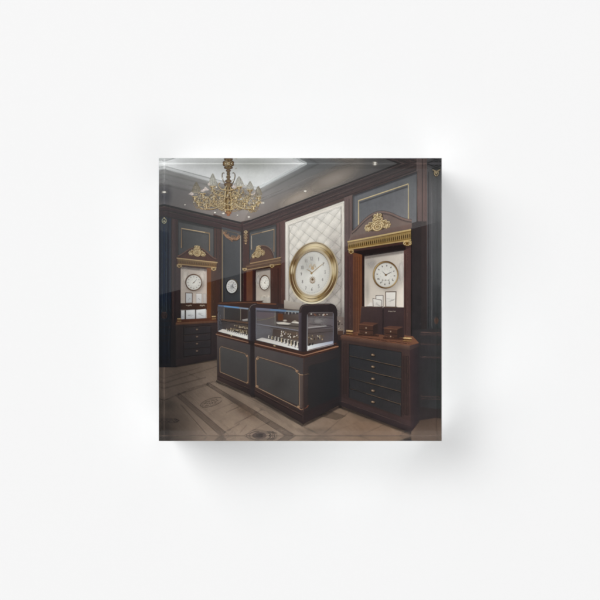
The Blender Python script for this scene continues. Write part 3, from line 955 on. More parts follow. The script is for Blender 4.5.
CLOCKS = []
def big_clock():
    a = Art('printed_wall_clock', INK_SMOOTH)
    cx, cy = 313.2, 272.6
    rot = math.radians(9)
    a.glow(cx + 2, cy + 4, 30, 36, T(120, 108, 100), .55)
    # pale outer lip catching light below
    a.ring(cx, cy + .3, (24.4, 31.0), (22.4, 29.0), lambda t, k: mix(T(150, 128, 92), T(238, 228, 200), max(0, math.sin(t + .1)) ** 1.3 if math.sin(t) > 0 else .35 * max(0, -math.sin(t - .6))), rot)
    def rimtone(t, k):
        # t: 0 right, pi/2 bottom
        base = T(160, 138, 98)
        s = math.degrees(t) % 360
        def bump(c, w):
            d = abs((s - c + 180) % 360 - 180)
            return max(0, 1 - (d / w) ** 2)
        c = base
        c = mix(c, T(74, 52, 24), .85 * max(bump(150, 38), bump(28, 30), .8 * bump(205, 22), .7 * bump(318, 10)) * (1 - .4 * abs(k - .4)))
        c = mix(c, T(238, 222, 186), .85 * max(bump(90, 26), bump(262, 34), .8 * bump(345, 16), bump(180, 10)) * (.5 + .5 * math.sin(math.pi * k)))
        c = mix(c, T(110, 84, 46), .5 * max(0, math.sin(7 * k + 3 * t)) * .5)
        return c
    a.ring(cx, cy, (23.2, 29.8), (18.6, 23.6), rimtone, rot, 96, c1=(312.6, 272.8))
    a.ring(cx, cy, (23.3, 29.9), (22.7, 29.3), lambda t, k: T(96, 74, 40), rot, 72, .8)
    a.ring(cx - .2, cy, (21.0, 26.6), (20.4, 25.9), lambda t, k: mix(T(92, 70, 38), T(226, 204, 156), .5 + .5 * math.sin(t * 3 + 1)), rot, 72, .8)
    a.ring(312.6, 272.8, (18.8, 23.8), (16.9, 21.5), lambda t, k: mix(T(206, 194, 172), T(150, 128, 96), .5 + .5 * math.cos(t - 3.4)), rot, 72)
    a.ring(312.4, 272.9, (17.2, 21.9), (16.4, 20.9), lambda t, k: mix(T(120, 108, 96), T(226, 220, 208), .5 + .5 * math.sin(t + .4)), rot, 72, .9)
    a.ell(312.3, 272.9, 16.5, 21.0, T(230, 227, 220), T(208, 204, 197), rot, 64)
    a.glow(308, 264, 13, 15, T(192, 189, 184), .4)
    # winged ornament and lower emblem
    for s in (-1, 1):
        for k in range(5):
            a.line(bez((312.2, 268.6 - k * .4), (312.2 + s * 1.5, 266.6 - k), (312.2 + s * 3, 266.4 - k * .6), (312.2 + s * (3.8 - k * .3), 268.4 - k * .7), 8), .4, T(206, 188, 160), .65)
    a.ell(312.3, 268.4, 1.6, 1.6, T(206, 180, 146), T(190, 164, 128), n=14, alpha=.8)
    a.ell(312.2, 280.0, 2.9, 3.4, T(186, 172, 154), T(208, 199, 187), n=24)
    a.line([(312.2 + 2.3 * math.cos(t), 279.8 + 2.7 * math.sin(t)) for t in np.linspace(0, 6.28, 24)], .4, T(150, 122, 88), .8)
    a.ell(312.2, 279.4, 1.3, 1.3, T(104, 86, 70), T(128, 106, 84), n=14)
    a.line([(310, 282), (312.2, 283.6), (314.4, 282)], .5, T(140, 112, 80), .8)
    for k in range(12):
        t = math.radians(k * 30)
        a.line([(312.2 + 3.0 * math.cos(t), 279.8 + 3.4 * math.sin(t)), (312.2 + 3.7 * math.cos(t), 279.8 + 4.2 * math.sin(t))], .3, T(150, 130, 104), .7)
    NUM = {12: (311.4, 258.8), 1: (318.4, 259.2), 2: (323.2, 264), 3: (324.8, 272.2), 4: (322.3, 279.6), 5: (318.6, 286.2), 6: (311.8, 289), 7: (305.6, 288),
           8: (302.4, 281.6), 9: (301.2, 274), 10: (302.2, 267.6), 11: (306, 261)}
    for n, (x, y) in NUM.items():
        st = str(n)
        for k, ch in enumerate(st):
            h = 1.6; w = 1.15
            x0 = x + (k - len(st) / 2) * w * 1.35
            for pl in DIG[ch]:
                a.line([(x0 + px * w, y + (py - 1) * h) for px, py in pl], .5, T(118, 112, 108), .85)
    for k in range(60):
        t = math.radians(k * 6)
        def P(r):
            x, y = 16.2 * r * math.cos(t), 20.6 * r * math.sin(t)
            return (312.3 + x * math.cos(rot) - y * math.sin(rot), 272.9 + x * math.sin(rot) + y * math.cos(rot))
        a.line([P(.955), P(.99)], .3, T(140, 132, 126), .6)
    a.line([(310.6, 273.8), (316, 269.2), (324.2, 262.6)], .9, T(132, 106, 74), 1, .4)
    a.line([(311, 273), (317, 268), (322, 264)], .35, T(220, 198, 164), .8)
    a.line([(312, 273.2), (309, 270.6), (306.4, 269.4)], .9, T(150, 126, 94), 1, .5)
    a.ell(311.2, 273.3, 1.1, 1.1, T(190, 160, 116), T(126, 98, 64), n=14)
    a.done()
big_clock()

# ---- left display cabinet
def dentils(a, p, q, r, s, n, c, w):
    for i in range(n):
        t = (i + .5) / n
        x0, y0 = p[0] + (q[0] - p[0]) * t, p[1] + (q[1] - p[1]) * t
        x1, y1 = s[0] + (r[0] - s[0]) * t, s[1] + (r[1] - s[1]) * t
        a.line([(x0 * .72 + x1 * .28, y0 * .72 + y1 * .28), (x0 * .2 + x1 * .8, y0 * .2 + y1 * .8)], w, c, .9)

a = Art('printed_display_cabinet', INK_WOOD)
a.quad((178.4, 220.5), (214, 227.5), (214, 262), (178.4, 258), T(84, 84, 85), T(92, 91, 90), T(82, 80, 79), T(74, 74, 75), 4, 4)
a.line([(178.4, 258), (178.4, 220.5), (214, 227.5), (214, 262)], .9, T(46, 38, 40), .95)
a.softline([(178.6, 221.6), (213.8, 228.6)], 2.2, T(48, 46, 50), .7)
a.line([(181.7, 248), (181.7, 228.6), (209.6, 233.4), (209.6, 251)], 1.0, T(150, 122, 88), .95)
a.line([(181.7, 228.5), (205, 232.5)], .5, T(226, 198, 156), .9)
a.line([(182.9, 248), (182.9, 230.2), (208.6, 234.8), (208.6, 251)], .5, T(54, 52, 54), .9)
arch = [(178, 259)] + bez((178, 256), (184, 254.5), (188, 247.6), (197, 247.2), 10) + bez((197, 247.2), (206, 248), (209, 257), (216.4, 259), 10) + [(216.6, 263)]
a.poly(arch, T(80, 61, 56))
a.line(arch[1:-1], .8, T(116, 92, 82), .8)
a.line([(x, y + 1.4) for x, y in arch[1:-1]], .6, T(54, 42, 40), .8)
a.poly([(176, 257.6), (217.6, 262), (217.6, 270), (176, 266.5)], T(66, 52, 48))
a.quad((177.5, 258.2), (217, 262.4), (216.4, 267.4), (178.2, 264.2), T(120, 98, 72), T(126, 102, 74), T(104, 82, 60), T(102, 82, 60), 8, 3)
a.line([(177, 258.2), (217.6, 262.6)], .9, T(188, 160, 116))
a.line([(178, 264.2), (216.6, 267.6)], .8, T(172, 142, 98))
dentils(a, (178, 259), (217, 263.2), (216.4, 267), (178.2, 264), 22, T(84, 62, 42), .5)
# side jambs
a.quad((176.4, 266), (181.2, 267), (181.2, 322), (176.4, 322), T(76, 66, 66), T(70, 60, 60), B(44, 37, 37), B(42, 36, 38), 2, 8)
a.quad((206.6, 268), (211.4, 268.4), (211.4, 321), (206.6, 321), T(108, 76, 58), T(112, 78, 58), B(96, 62, 44), B(98, 62, 42), 3, 8)
a.quad((211.2, 268), (216.4, 268.6), (216.4, 322), (211.2, 321), T(82, 66, 60), T(78, 62, 57), B(48, 37, 34), B(62, 46, 38), 3, 8)
a.line([(213.8, 270), (213.8, 318)], .5, T(110, 88, 76), .5)
# lit back of the niche
nw = Art('printed_niche_wall', INK_SMOOTH)
nw.quad((181, 266.8), (206.8, 269.4), (206.8, 320), (181, 320), T(190, 177, 166), T(196, 183, 172), B(206, 190, 177), B(198, 184, 172), 8, 10)
nw.softline([(181, 267.4), (206.8, 270)], 4, T(96, 86, 82), .7)
nw.glow(185.6, 277, 4.4, 11, T(236, 226, 214), .75); nw.glow(202.2, 278, 4.4, 11, T(236, 226, 214), .75)
nw.glow(194, 284, 12, 10, B(128, 116, 110), .45)
nw.done()
# shelf between the two rows
a.quad((181, 303.2), (207, 303.4), (207, 309.6), (181, 309.8), B(56, 41, 35), B(66, 44, 34), nx=2, ny=2)
a.line([(181, 303.3), (207, 303.5)], .6, B(92, 66, 52), .8)
scribble(a, 188.4, 305.4, 6, 1.4, 0, B(206, 190, 168), 1, 4); scribble(a, 202, 305.2, 4.6, 1.8, 0.02, B(206, 190, 168), 2, 5)
a.poly([(181, 310.2), (206.4, 308.8), (206.4, 320), (181, 320)], B(44, 34, 32))
# counter and drawers
a.quad((177, 319.4), (216, 317.6), (216.6, 321.4), (176.4, 323.4), B(74, 47, 36), B(82, 52, 38), nx=4, ny=2)
a.quad((176, 322.6), (217, 320.4), (217, 322.4), (176, 325), B(112, 82, 64), B(92, 66, 52), B(70, 52, 44), B(78, 58, 48), 6, 2)
a.poly([(171, 330), (177, 330), (177, 366.4), (171, 366.4)], B(34, 30, 31))
a.quad((176, 325), (217, 322.4), (217, 358.5), (176, 365.5), B(54, 46, 45), B(50, 42, 42), B(40, 34, 35), B(40, 35, 37), 4, 8)
a.quad((184, 327), (211, 325.4), (211, 355), (184, 358.6), B(52, 48, 49), B(50, 46, 47), B(42, 39, 41), B(42, 39, 41), 2, 6)
for y0, y1 in ((327, 325.4), (334.6, 332.6), (341.8, 339.4), (349, 346.6), (356.4, 353.6)):
    a.line([(184, y0), (211, y1)], .6, B(34, 29, 30), .9)
    a.line([(184, y0 + .7), (211, y1 + .7)], .4, B(84, 68, 62), .5)
for x in (184, 211):
    a.line([(x, 326), (x, 357)], .6, B(34, 29, 30), .8)
for y in (329.2, 336.4, 343.4, 350.6):
    a.ell(197.2, y, 1.3, .9, B(136, 114, 96), B(70, 58, 52), n=12)
    a.line([(196.2, y + 1.1), (198.4, y + 1)], .4, B(28, 24, 25), .8)
a.quad((176, 359.5), (217, 353), (217, 358.5), (176, 366), B(48, 40, 40), B(44, 36, 36), B(34, 29, 30), nx=2, ny=2)
a.softline([(176, 366.4), (217, 359)], 2.2, B(30, 26, 27), .8)
a.done()
a = Art('printed_crest', INK_GOLD)
crest(a, 197.3, 251.2, 17, 11.4, .1)
a.done()
a = Art('printed_capital', INK_GOLD); capital(a, 179.6, 266.2, 5, 3); a.done()
a = Art('printed_capital', INK_GOLD); capital(a, 213.8, 269.2, 5, 3); a.done()
a = Art('printed_gilt_base', INK_GOLD)
for x, y in ((179.6, 320), (214, 317.6)):
    a.rect(x - 1.9, y - 1.5, x + 1.9, y + 1.6, B(84, 62, 42), n=1)
    a.line([(x - 2, y - 1.3), (x + 2, y - 1.4)], .8, B(196, 166, 118)); a.line([(x - 2, y + 1.2), (x + 2, y + 1)], .6, B(150, 116, 76))
a.done()
clock('printed_wall_clock', 193.8, 282.3, 8.5, 8.5, T(92, 72, 60), T(236, 232, 224), hands=((42, .6), (48, .3), (-120, .25)), rimw=.11).done()

def card(name, q, frame, c, cb, mark=None, fw=.7):
    a = Art(name, INK_SMOOTH)
    xs = [p[0] for p in q]; ys = [p[1] for p in q]
    mx, my = sum(xs) / 4, sum(ys) / 4
    a.poly(q, frame)
    ins = [(p[0] + fw * (1 if p[0] < mx else -1), p[1] + fw * (1 if p[1] < my else -1)) for p in q]
    a.quad(*ins, c, c, cb, cb, 4, 6)
    if mark:
        for k in range(mark):
            r = random.Random(k + int(mx * 10))
            a.softline([(r.uniform(min(xs) + 1.4, mx), my + r.uniform(-.5, .9) * 2.5), (r.uniform(mx, max(xs) - 1.4), my + r.uniform(-.2, .9) * 3)], .9, T(170, 166, 162), .3)
    a.done()
card('printed_picture_frame', [(185.4, 292.4), (192.8, 292.6), (192.8, 303.2), (185.4, 303.4)], T(96, 80, 70), B(206, 206, 206), B(190, 190, 190), 3)
card('printed_picture_frame', [(196, 293.2), (202.2, 293.2), (202.2, 303.2), (196, 303.2)], T(150, 138, 126), B(214, 210, 206), B(196, 192, 190), 2, .4)
card('printed_picture_frame', [(203, 293.6), (206.4, 293.8), (206.4, 303.2), (203, 303.2)], T(150, 138, 126), B(196, 188, 182), B(180, 172, 168), 0, .3)
for q in ([(181.2, 310.2), (185, 309.9), (185, 319), (181.2, 319.2)], [(186, 309.8), (195.4, 309.4), (195.4, 318.6), (186, 319)], [(196.2, 309.6), (206.2, 308.6), (206.2, 318), (196.2, 318.6)]):
    card('printed_card', q, B(120, 110, 104), B(226, 226, 224), B(188, 188, 190), 3, .25)

# ---- clock on the corner panel
a = clock('printed_wall_clock', 231.8, 286.4, 6.2, 7.6, T(50, 48, 48), T(206, 204, 202), hands=((20, .5), (110, .45)), rimw=.16)
a.ring(231.8, 286.4, (5.2, 6.5), (4.6, 5.8), lambda t, k: T(222, 220, 216), 0, 32, .9)
for k in range(12):
    t = k * math.pi / 6
    a.line([(231.9 + 3.1 * math.cos(t), 286.5 + 4.0 * math.sin(t)), (231.9 + 4.0 * math.cos(t), 286.5 + 5.1 * math.sin(t))], .45, T(96, 94, 94), .8)
a.ell(231.9, 287, 2.2, 2.8, T(168, 166, 164), T(196, 194, 192), n=20, alpha=.8)
a.line([(231.9, 286.6), (233.4, 283.4)], .5, T(70, 68, 68)); a.line([(231.9, 286.6), (234.4, 287.8)], .5, T(70, 68, 68))
a.done()

# ---- middle display cabinet on the right wall
a = Art('printed_display_cabinet', INK_WOOD)
a.quad((249.4, 231), (276, 224.5), (276, 262), (249.4, 266), T(84, 85, 87), T(90, 90, 91), T(86, 85, 84), T(76, 76, 77), 4, 4)
a.line([(249.4, 262), (249.4, 231), (276, 224.5), (276, 258)], .9, T(50, 42, 44), .9)
a.softline([(249.6, 232.2), (275.8, 225.8)], 2.2, T(52, 50, 52), .7)
a.line([(251.5, 250), (251.5, 235), (273.8, 229.6), (273.8, 252)], .9, T(150, 122, 90), .9)
a.line([(251.3, 249), (251.3, 236)], .5, T(206, 198, 184), .8); a.line([(262, 232.4), (273.8, 229.5)], .5, T(214, 188, 148), .8)
arch = [(249.6, 265)] + bez((249.8, 260), (253, 253), (256, 246), (262.5, 245.4), 10) + bez((262.5, 245.4), (270, 246), (272.6, 251), (273.6, 256), 10) + [(274, 262)]
a.poly(arch, T(88, 69, 62))
a.line(arch[1:-1], .7, T(128, 104, 92), .7); a.line([(x - .3, y + 1.5) for x, y in arch[1:-1]], .6, T(56, 44, 42), .8)
a.poly([(245.6, 264.6), (281, 257.6), (281, 268), (248, 274), (243, 271)], T(74, 58, 53))
a.quad((245.8, 265.4), (280.4, 258.6), (280.4, 264), (246.4, 270), T(96, 76, 66), T(104, 84, 70), T(82, 64, 54), T(78, 60, 52), 6, 3)
a.line([(250, 263.6), (280.6, 257.6)], .8, T(172, 142, 100), .95); a.line([(246, 267), (281, 260.4)], .5, T(140, 114, 82), .8)
a.line([(245.4, 270.2), (280.6, 264)], .8, T(168, 138, 98), .9)
a.quad((243.4, 271), (247, 270.4), (247, 330), (243.4, 330), T(64, 50, 48), T(72, 52, 46), B(46, 34, 32), nx=2, ny=6)
a.quad((246.4, 270.4), (252.6, 269.4), (252.6, 306), (246.4, 306), T(102, 74, 62), T(94, 68, 58), B(86, 60, 50), B(94, 64, 52), 3, 6)
a.quad((252.4, 269.4), (256.4, 270), (256.4, 306), (252.4, 306), T(66, 52, 50), T(58, 47, 46), B(44, 35, 34), B(50, 38, 36), 2, 6)
nw = Art('printed_niche_wall', INK_SMOOTH)
nw.quad((256, 270.6), (270.4, 268), (270.4, 304), (256, 304), T(158, 147, 138), T(172, 160, 150), B(196, 183, 168), B(180, 167, 154), 6, 8)
nw.softline([(256, 270.8), (270.6, 268.4)], 4.0, T(70, 60, 58), .75)
nw.glow(258, 280, 3, 9, T(206, 200, 194), .6)
nw.done()
a.quad((270.2, 267.6), (280.6, 265.4), (280.6, 306), (270.2, 306), T(84, 66, 62), T(82, 64, 60), B(58, 43, 40), B(54, 41, 38), 4, 8)
a.line([(272.4, 270), (272.4, 304)], .5, T(110, 90, 84), .5); a.line([(278, 268), (278, 304)], .6, T(54, 42, 42), .7)
a.softline([(243, 268), (282, 270)], 1, T(50, 40, 40), .1)
for k in range(16):
    x = R.uniform(260, 270); y = R.uniform(294, 303)
    a.rect(x, y, x + R.uniform(.7, 1.6), y + R.uniform(1, 3), B(218, 208, 192) if k % 3 else B(120, 104, 92), n=1, alpha=.85)
a.rect(260.4, 297, 270, 303, B(206, 200, 190), B(196, 188, 178), .5)
a.done()
a = Art('printed_crest', INK_GOLD); crest(a, 258.2, 251.8, 13, 12.6, -.3); a.done()
a = Art('printed_capital', INK_GOLD); capital(a, 244.6, 269.6, 4.4, 2.8); a.done()
a = Art('printed_capital', INK_GOLD); capital(a, 271.8, 266.2, 4.4, 3); a.done()
clock('printed_wall_clock', 264.4, 282.6, 5.2, 7.8, T(88, 70, 60), T(234, 228, 218), rot=.06, hands=((30, .5), (120, .35)), rimw=.11).done()

# ---- right display cabinet
a = Art('printed_display_cabinet', INK_WOOD)
q = ((352, 195.4), (416.4, 172), (416.4, 221.6), (352, 242))
a.quad(*q, T(108, 109, 112), T(100, 101, 103), T(105, 105, 107), T(104, 104, 107), 6, 6)
a.softline([(352, 196.6), (416.4, 173.2)], 3.0, T(60, 58, 62), .8)
a.line([(352.2, 236), (352.2, 195.6), (416.2, 172.2), (416.2, 222)], 1.0, T(54, 44, 46), .95)
a.softline([(353.4, 197), (353.4, 232)], 1.8, T(62, 62, 68), .6)
a.quad((359, 202.4), (407.2, 186), (407.2, 222), (359, 228), T(100, 101, 104), T(107, 107, 109), T(114, 113, 115), T(105, 105, 108), 6, 6)
a.softline([(359, 203.4), (407, 187)], 2.0, T(62, 62, 66), .7)
a.line([(358.2, 226), (358.2, 201), (407.8, 184.4), (407.8, 221)], 1.25, T(156, 136, 98))
a.line([(357.9, 226), (357.9, 201), (407.4, 184.2)], .55, T(222, 202, 158), .95); a.line([(407.6, 185), (407.6, 221)], .5, T(214, 196, 156), .9)
top = bez((351.4, 232), (360, 226), (366, 213.6), (379.6, 211.8), 14) + bez((379.6, 211.8), (393, 211.4), (397, 219.4), (411, 220.4), 14)
a.poly([(347, 244)] + top + [(411, 232)], T(114, 98, 91))
a.line(top, 1.1, T(128, 106, 98), .9); a.line([(x, y + 1.9) for x, y in top], .7, T(66, 52, 50), .85); a.line([(x, y + 2.7) for x, y in top], .6, T(122, 100, 92), .5)
a.line([(x, y - .8) for x, y in top], .5, T(58, 50, 52), .7)
a.quad((352, 236), (410.6, 224), (410.6, 231), (348, 243), T(110, 94, 88), T(108, 92, 86), T(98, 82, 77), T(96, 80, 75), 4, 3)
# cornice
a.quad((347.4, 242.2), (410.4, 230), (410.6, 240.4), (347.6, 250), T(150, 126, 84), T(156, 132, 88), T(124, 100, 64), T(118, 94, 60), 10, 4)
a.line([(347, 242), (410.6, 229.8)], 1.3, T(196, 170, 118)); a.line([(347.2, 243.2), (410.6, 231.2)], .5, T(92, 70, 44), .9)
a.line([(347.4, 249.6), (410.8, 239.9)], 1.2, T(184, 156, 106)); a.line([(347.4, 250.8), (410.8, 241)], .6, T(70, 52, 34), .9)
q2 = ((348.4, 244), (410, 232.2), (410.2, 238.8), (348.4, 248.6))
dentils(a, *q2, 30, T(78, 58, 36), .9)
for i in range(30):
    t = (i + .02) / 30
    x = 348.4 + 61.8 * t
    a.line([(x, 244.4 - 11.8 * t), (x, 248.2 - 9.8 * t)], .4, T(206, 180, 126), .6)
# frieze, jambs and niche
a.quad((347, 250.6), (411, 241), (411, 254), (347, 262), T(78, 63, 61), T(74, 60, 58), B(56, 45, 44), T(76, 60, 58), 6, 4)
a.quad((352, 252.6), (405, 244.8), (405, 251), (363, 257), T(56, 46, 46), T(58, 48, 48), T(50, 42, 42), T(50, 42, 42), 6, 2)
a.softline([(352, 252.4), (405, 244.6)], 2, T(44, 36, 37), .8)
a.quad((344.4, 252), (352.6, 251), (352.6, 336), (344.4, 334), T(90, 73, 72), T(86, 68, 66), B(60, 48, 46), B(62, 50, 50), 3, 10)
a.line([(347.6, 256), (347.6, 330)], .5, T(70, 56, 56), .8); a.line([(349.8, 256), (349.8, 330)], .5, T(112, 92, 88), .45)
a.quad((352.4, 252.4), (361.6, 255), (361.6, 334), (352.4, 334), T(108, 80, 68), T(120, 84, 66), B(98, 68, 53), B(80, 58, 48), 4, 10)
for x in (354.5, 356.8, 359.2):
    a.line([(x, 257), (x, 333)], .5, T(76, 54, 46), .6)
a.quad((361.4, 255), (364.2, 256.6), (364.2, 310), (361.4, 332), T(58, 46, 45), T(54, 44, 44), B(46, 36, 35), nx=2, ny=6)
nw = Art('printed_niche_wall', INK_SMOOTH)
nw.quad((364, 256.6), (403.2, 250.8), (403.2, 309), (364, 309), T(176, 166, 156), T(202, 192, 182), B(226, 215, 202), B(216, 204, 190), 10, 12)
nw.softline([(364, 257.4), (403.2, 251.6)], 5.0, T(98, 90, 88), .55)
nw.glow(366.6, 290, 4, 20, B(176, 166, 158), .35); nw.glow(400.5, 272, 5, 20, T(216, 211, 206), .6)
nw.glow(371, 264, 8, 7, T(180, 174, 170), .5)
nw.done()
a.quad((403, 250.6), (410.8, 247), (410.8, 340), (403, 338), T(92, 75, 72), T(84, 69, 67), B(60, 47, 45), B(66, 51, 48), 4, 10)
a.line([(404.6, 254), (404.6, 334)], .5, T(62, 49, 48), .8); a.line([(406.8, 252), (406.8, 334)], .5, T(112, 92, 88), .4)
a.line([(410.6, 228), (410.6, 340)], .8, T(48, 40, 41), .9)
# counter
a.quad((340.4, 335.2), (364, 330), (412, 336), (418, 343.6), B(84, 54, 42), B(96, 62, 48), B(88, 58, 46), B(74, 54, 46), 6, 4)
a.poly([(340.4, 335.2), (364, 330), (412, 336), (418.4, 343), (409, 345.2)], B(104, 73, 58))
for k in range(9):
    x = 346 + k * 7
    a.softline([(x, 334.5 + k * 1.0), (x + 12, 336.6 + k * 1.0)], .8, B(62, 42, 35), .55)
a.glow(352, 334, 10, 2, B(122, 76, 56), .5); a.glow(384, 341.2, 22, 1.6, B(112, 76, 60), .5)
a.quad((340.2, 335.4), (409, 345.4), (409, 350), (340.4, 339.6), B(96, 70, 58), B(94, 74, 65), B(64, 52, 47), B(62, 48, 44), 8, 4)
a.quad((409, 345.4), (418.6, 342.6), (418.4, 346), (409, 350), B(66, 54, 52), B(50, 43, 43), nx=2, ny=2)
a.line([(340.2, 335.5), (409, 345.5)], .5, B(128, 92, 76), .6)
# body
a.quad((340.6, 339.8), (409.4, 350), (410.4, 432), (340.4, 405), B(62, 49, 46), B(64, 51, 48), B(50, 40, 38), B(48, 38, 37), 8, 10)
a.quad((409.2, 350), (418.4, 346.4), (418.4, 421), (410, 432), B(52, 41, 43), B(42, 38, 40), B(38, 34, 35), B(44, 36, 37), 2, 8)
a.quad((348.6, 343.8), (400.6, 352), (400.4, 416), (348.6, 397), B(46, 46, 48), B(51, 50, 51), B(48, 46, 46), B(44, 43, 44), 6, 10)
for yl, yr in ((355.2, 366.6), (366.2, 378.8), (377.0, 391.2), (387.4, 403.8)):
    a.line([(348.6, yl + .7), (400.4, yr + .7)], .8, B(30, 27, 29), .9)
    a.line([(366, yl + (yr - yl) * .34), (400.4, yr)], .55, B(112, 92, 74), .7); a.line([(348.6, yl), (366, yl + (yr - yl) * .34)], .5, B(80, 68, 58), .55)
a.line([(348.6, 397), (348.6, 343.8), (400.6, 352), (400.4, 416)], .8, B(36, 31, 33), .9)
for x in (342.8, 344.6, 346.4):
    a.line([(x, 343), (x, 394)], .5, B(40, 33, 34), .7)
for x in (402.4, 404.2, 405.9, 407.4):
    a.line([(x, 355.5), (x, 415)], .6, B(36, 29, 30), .85); a.line([(x + .7, 355.5), (x + .7, 415)], .4, B(84, 66, 62), .5)
a.quad((340.4, 396.6), (409.6, 420.4), (410.2, 426), (340.4, 400.8), B(58, 46, 45), B(56, 45, 44), B(46, 38, 38), nx=4, ny=2)
a.quad((340.4, 400.8), (410.2, 425.8), (410.4, 432.4), (340.4, 405.4), B(44, 36, 37), B(46, 38, 38), B(36, 30, 31), nx=4, ny=2)
a.line([(340.4, 400.6), (410.2, 425.6)], .5, B(84, 68, 64), .6)
a.softline([(338, 405.8), (410.4, 433.2)], 3.6, B(42, 36, 34), .8); a.poly([(337, 340), (341, 340), (341, 406), (337, 405)], B(38, 33, 34))
for y in (354.6, 366.4, 378.4, 390.2, 401.4):
    a.ell(372.4, y + .5, 2.5, 1.5, B(44, 40, 40), B(34, 31, 33), rot=.2, n=18, alpha=.8)
    a.ell(372.3, y, 2.0, 1.15, B(146, 120, 94), B(84, 68, 56), rot=.2, n=18)
    a.ell(371.8, y - .3, .7, .4, B(190, 166, 136), n=8)
a.done()
a = Art('printed_crest', INK_GOLD); crest(a, 377.0, 222.6, 26, 18.4, -.17); a.done()
a = Art('printed_capital', INK_GOLD); capital(a, 350.6, 252, 5.2, 4); a.done()
a = Art('printed_capital', INK_GOLD); capital(a, 406.6, 243.6, 8.4, 4.4); a.done()
a = Art('printed_gilt_base', INK_GOLD)
for x, y, w in ((349, 331.4, 6.5), (406.6, 338.6, 8.5)):
    a.rect(x - w / 2, y - 1.6, x + w / 2, y + 3.2, B(92, 64, 44), B(70, 46, 32), n=1)
    a.line([(x - w / 2, y - 1), (x + w / 2, y - .4)], 1.3, B(206, 172, 120)); a.line([(x - w / 2, y + 1.6), (x + w / 2, y + 2.2)], .8, B(150, 112, 70))
a.done()
a = clock('printed_wall_clock', 385.0, 274.8, 12.9, 13.9, T(78, 56, 34), T(226, 222, 214), rot=.1, hands=((58, .58), (-52, .42)), rimw=.12, num_c=T(112, 106, 100))
a.ring(385, 274.8, (12.7, 13.7), (11.4, 12.4), lambda t, k: mix(mix(T(104, 80, 48), T(196, 168, 120), .5 + .5 * math.sin(2 * t + .8)), T(64, 46, 28), .8 * abs(k - .5)), .1, 64)
a.ring(385.1, 274.9, (11.4, 12.4), (10.9, 11.8), lambda t, k: mix(T(206, 198, 184), T(130, 112, 92), .5 + .5 * math.cos(t - 3.8)), .1, 64)
for n_, lab in ((4, '4'), (5, '5'), (7, '7'), (8, '8')):
    t = math.radians(n_ * 30)
    x, y = 385 + 7.6 * math.sin(t), 275 - 8.4 * math.cos(t)
    for pl in DIG[lab]:
        a.line([(x + (px - .5) * .9, y + (py - 1) * .8) for px, py in pl], .4, T(104, 98, 92), .8)
for x in (382, 385, 388):
    a.ell(x, 280.2, .9, .8, T(176, 168, 158), n=10, alpha=.8)
a.done()
# backing boards, framed cards and little chests on the counter
a = Art('printed_backboard', INK_WOOD)
a.quad((360.8, 306.6), (382, 307), (382, 334.6), (359, 331), B(68, 55, 54), B(62, 50, 50), B(50, 40, 40), B(54, 42, 40), 4, 6)
a.line([(360.8, 306.6), (382, 307)], .6, B(104, 82, 72), .8); scribble(a, 371, 309.4, 8, .8, 0, B(110, 88, 76), 1, 2, .6)
a.done()
a = Art('printed_backboard', INK_WOOD)
a.quad((382.6, 307), (403.4, 307.4), (403.4, 337.4), (382.6, 335), B(64, 52, 53), B(60, 48, 48), B(48, 38, 38), B(50, 40, 40), 4, 6)
a.line([(382.4, 307.2), (382.4, 334.6)], .9, B(36, 29, 30), .9); a.line([(382.8, 307), (403.4, 307.4)], .6, B(104, 82, 72), .8)
for x in (384, 387, 390, 393, 396):
    a.line([(x, 306.4), (x, 307.4)], .7, B(46, 36, 34))
scribble(a, 391.2, 311.3, 10, 1.5, .04, B(196, 182, 164), 1, 8)
a.done()
card('printed_picture_frame', [(375, 295.2), (382.8, 295.0), (382.8, 306.8), (375, 306.8)], B(70, 58, 52), B(228, 222, 214), B(214, 206, 198), 2, .6)
card('printed_picture_frame', [(372, 298.0), (381.2, 299.8), (381.0, 307), (372.4, 307)], B(78, 62, 52), B(226, 220, 212), B(208, 200, 192), 3, .55)
card('printed_picture_frame', [(384.4, 291.4), (395.8, 291.2), (395.4, 307.4), (384.6, 307.2)], B(92, 74, 60), B(226, 220, 212), B(212, 204, 196), 4, .9)
a = Art('printed_card', INK_SMOOTH)
a.poly([(366.6, 305.6), (370.2, 301.8), (372, 303), (371.6, 306.6), (367, 306.8)], B(222, 214, 206)); a.line([(366, 306.4), (372, 306.4)], .6, B(60, 46, 40))
a.done()
def chest(x0, y0, x1, y1, xr, lid):
    a = Art('printed_jewelry_chest', INK_WOOD)
    a.softline([(x0 - 1, y1 + .6), (xr + 1, y1 + 1.8)], 3, B(44, 31, 27), .8)
    a.poly([(x0, y0 + 1.5), (x1, y0 + 2.8), (x1, y1 + 1.2), (x0 + .4, y1)], B(70, 50, 42))
    a.poly([(x1, y0 + 2.8), (xr, y0 + 1.6), (xr - .3, y1 - .4), (x1, y1 + 1.2)], B(48, 37, 35))
    a.poly([(x0 - .5, y0 + 1.4), (x0 + 5, y0 - .6), (xr + .4, y0 + .4), (x1 + .4, y0 + 2.8)], lid)
    a.line([(x0 - .5, y0 + 1.6), (x1 + .2, y0 + 3)], .7, B(112, 80, 64), .9)
    m = (y0 + y1) / 2 + 1.4
    a.line([(x0, m), (x1, m + 1.1)], .6, B(36, 27, 26), .95); a.line([(x0, y1 - .8), (x1, y1 + .4)], .6, B(92, 66, 54), .7)
    for y in (m - 2.2, m + 2.6):
        a.ell((x0 + x1) / 2, y + .5, .75, .75, B(190, 170, 146), B(116, 92, 76), n=10)
    a.line([(x0 + .8, y0 + 2.8), (x0 + .8, y1 - .6)], .4, B(96, 70, 58), .6)
    a.done()
chest(358.6, 322.4, 372.4, 333.6, 377.4, B(86, 60, 50))
chest(383.4, 326.2, 396.6, 337, 402.2, B(84, 60, 51))

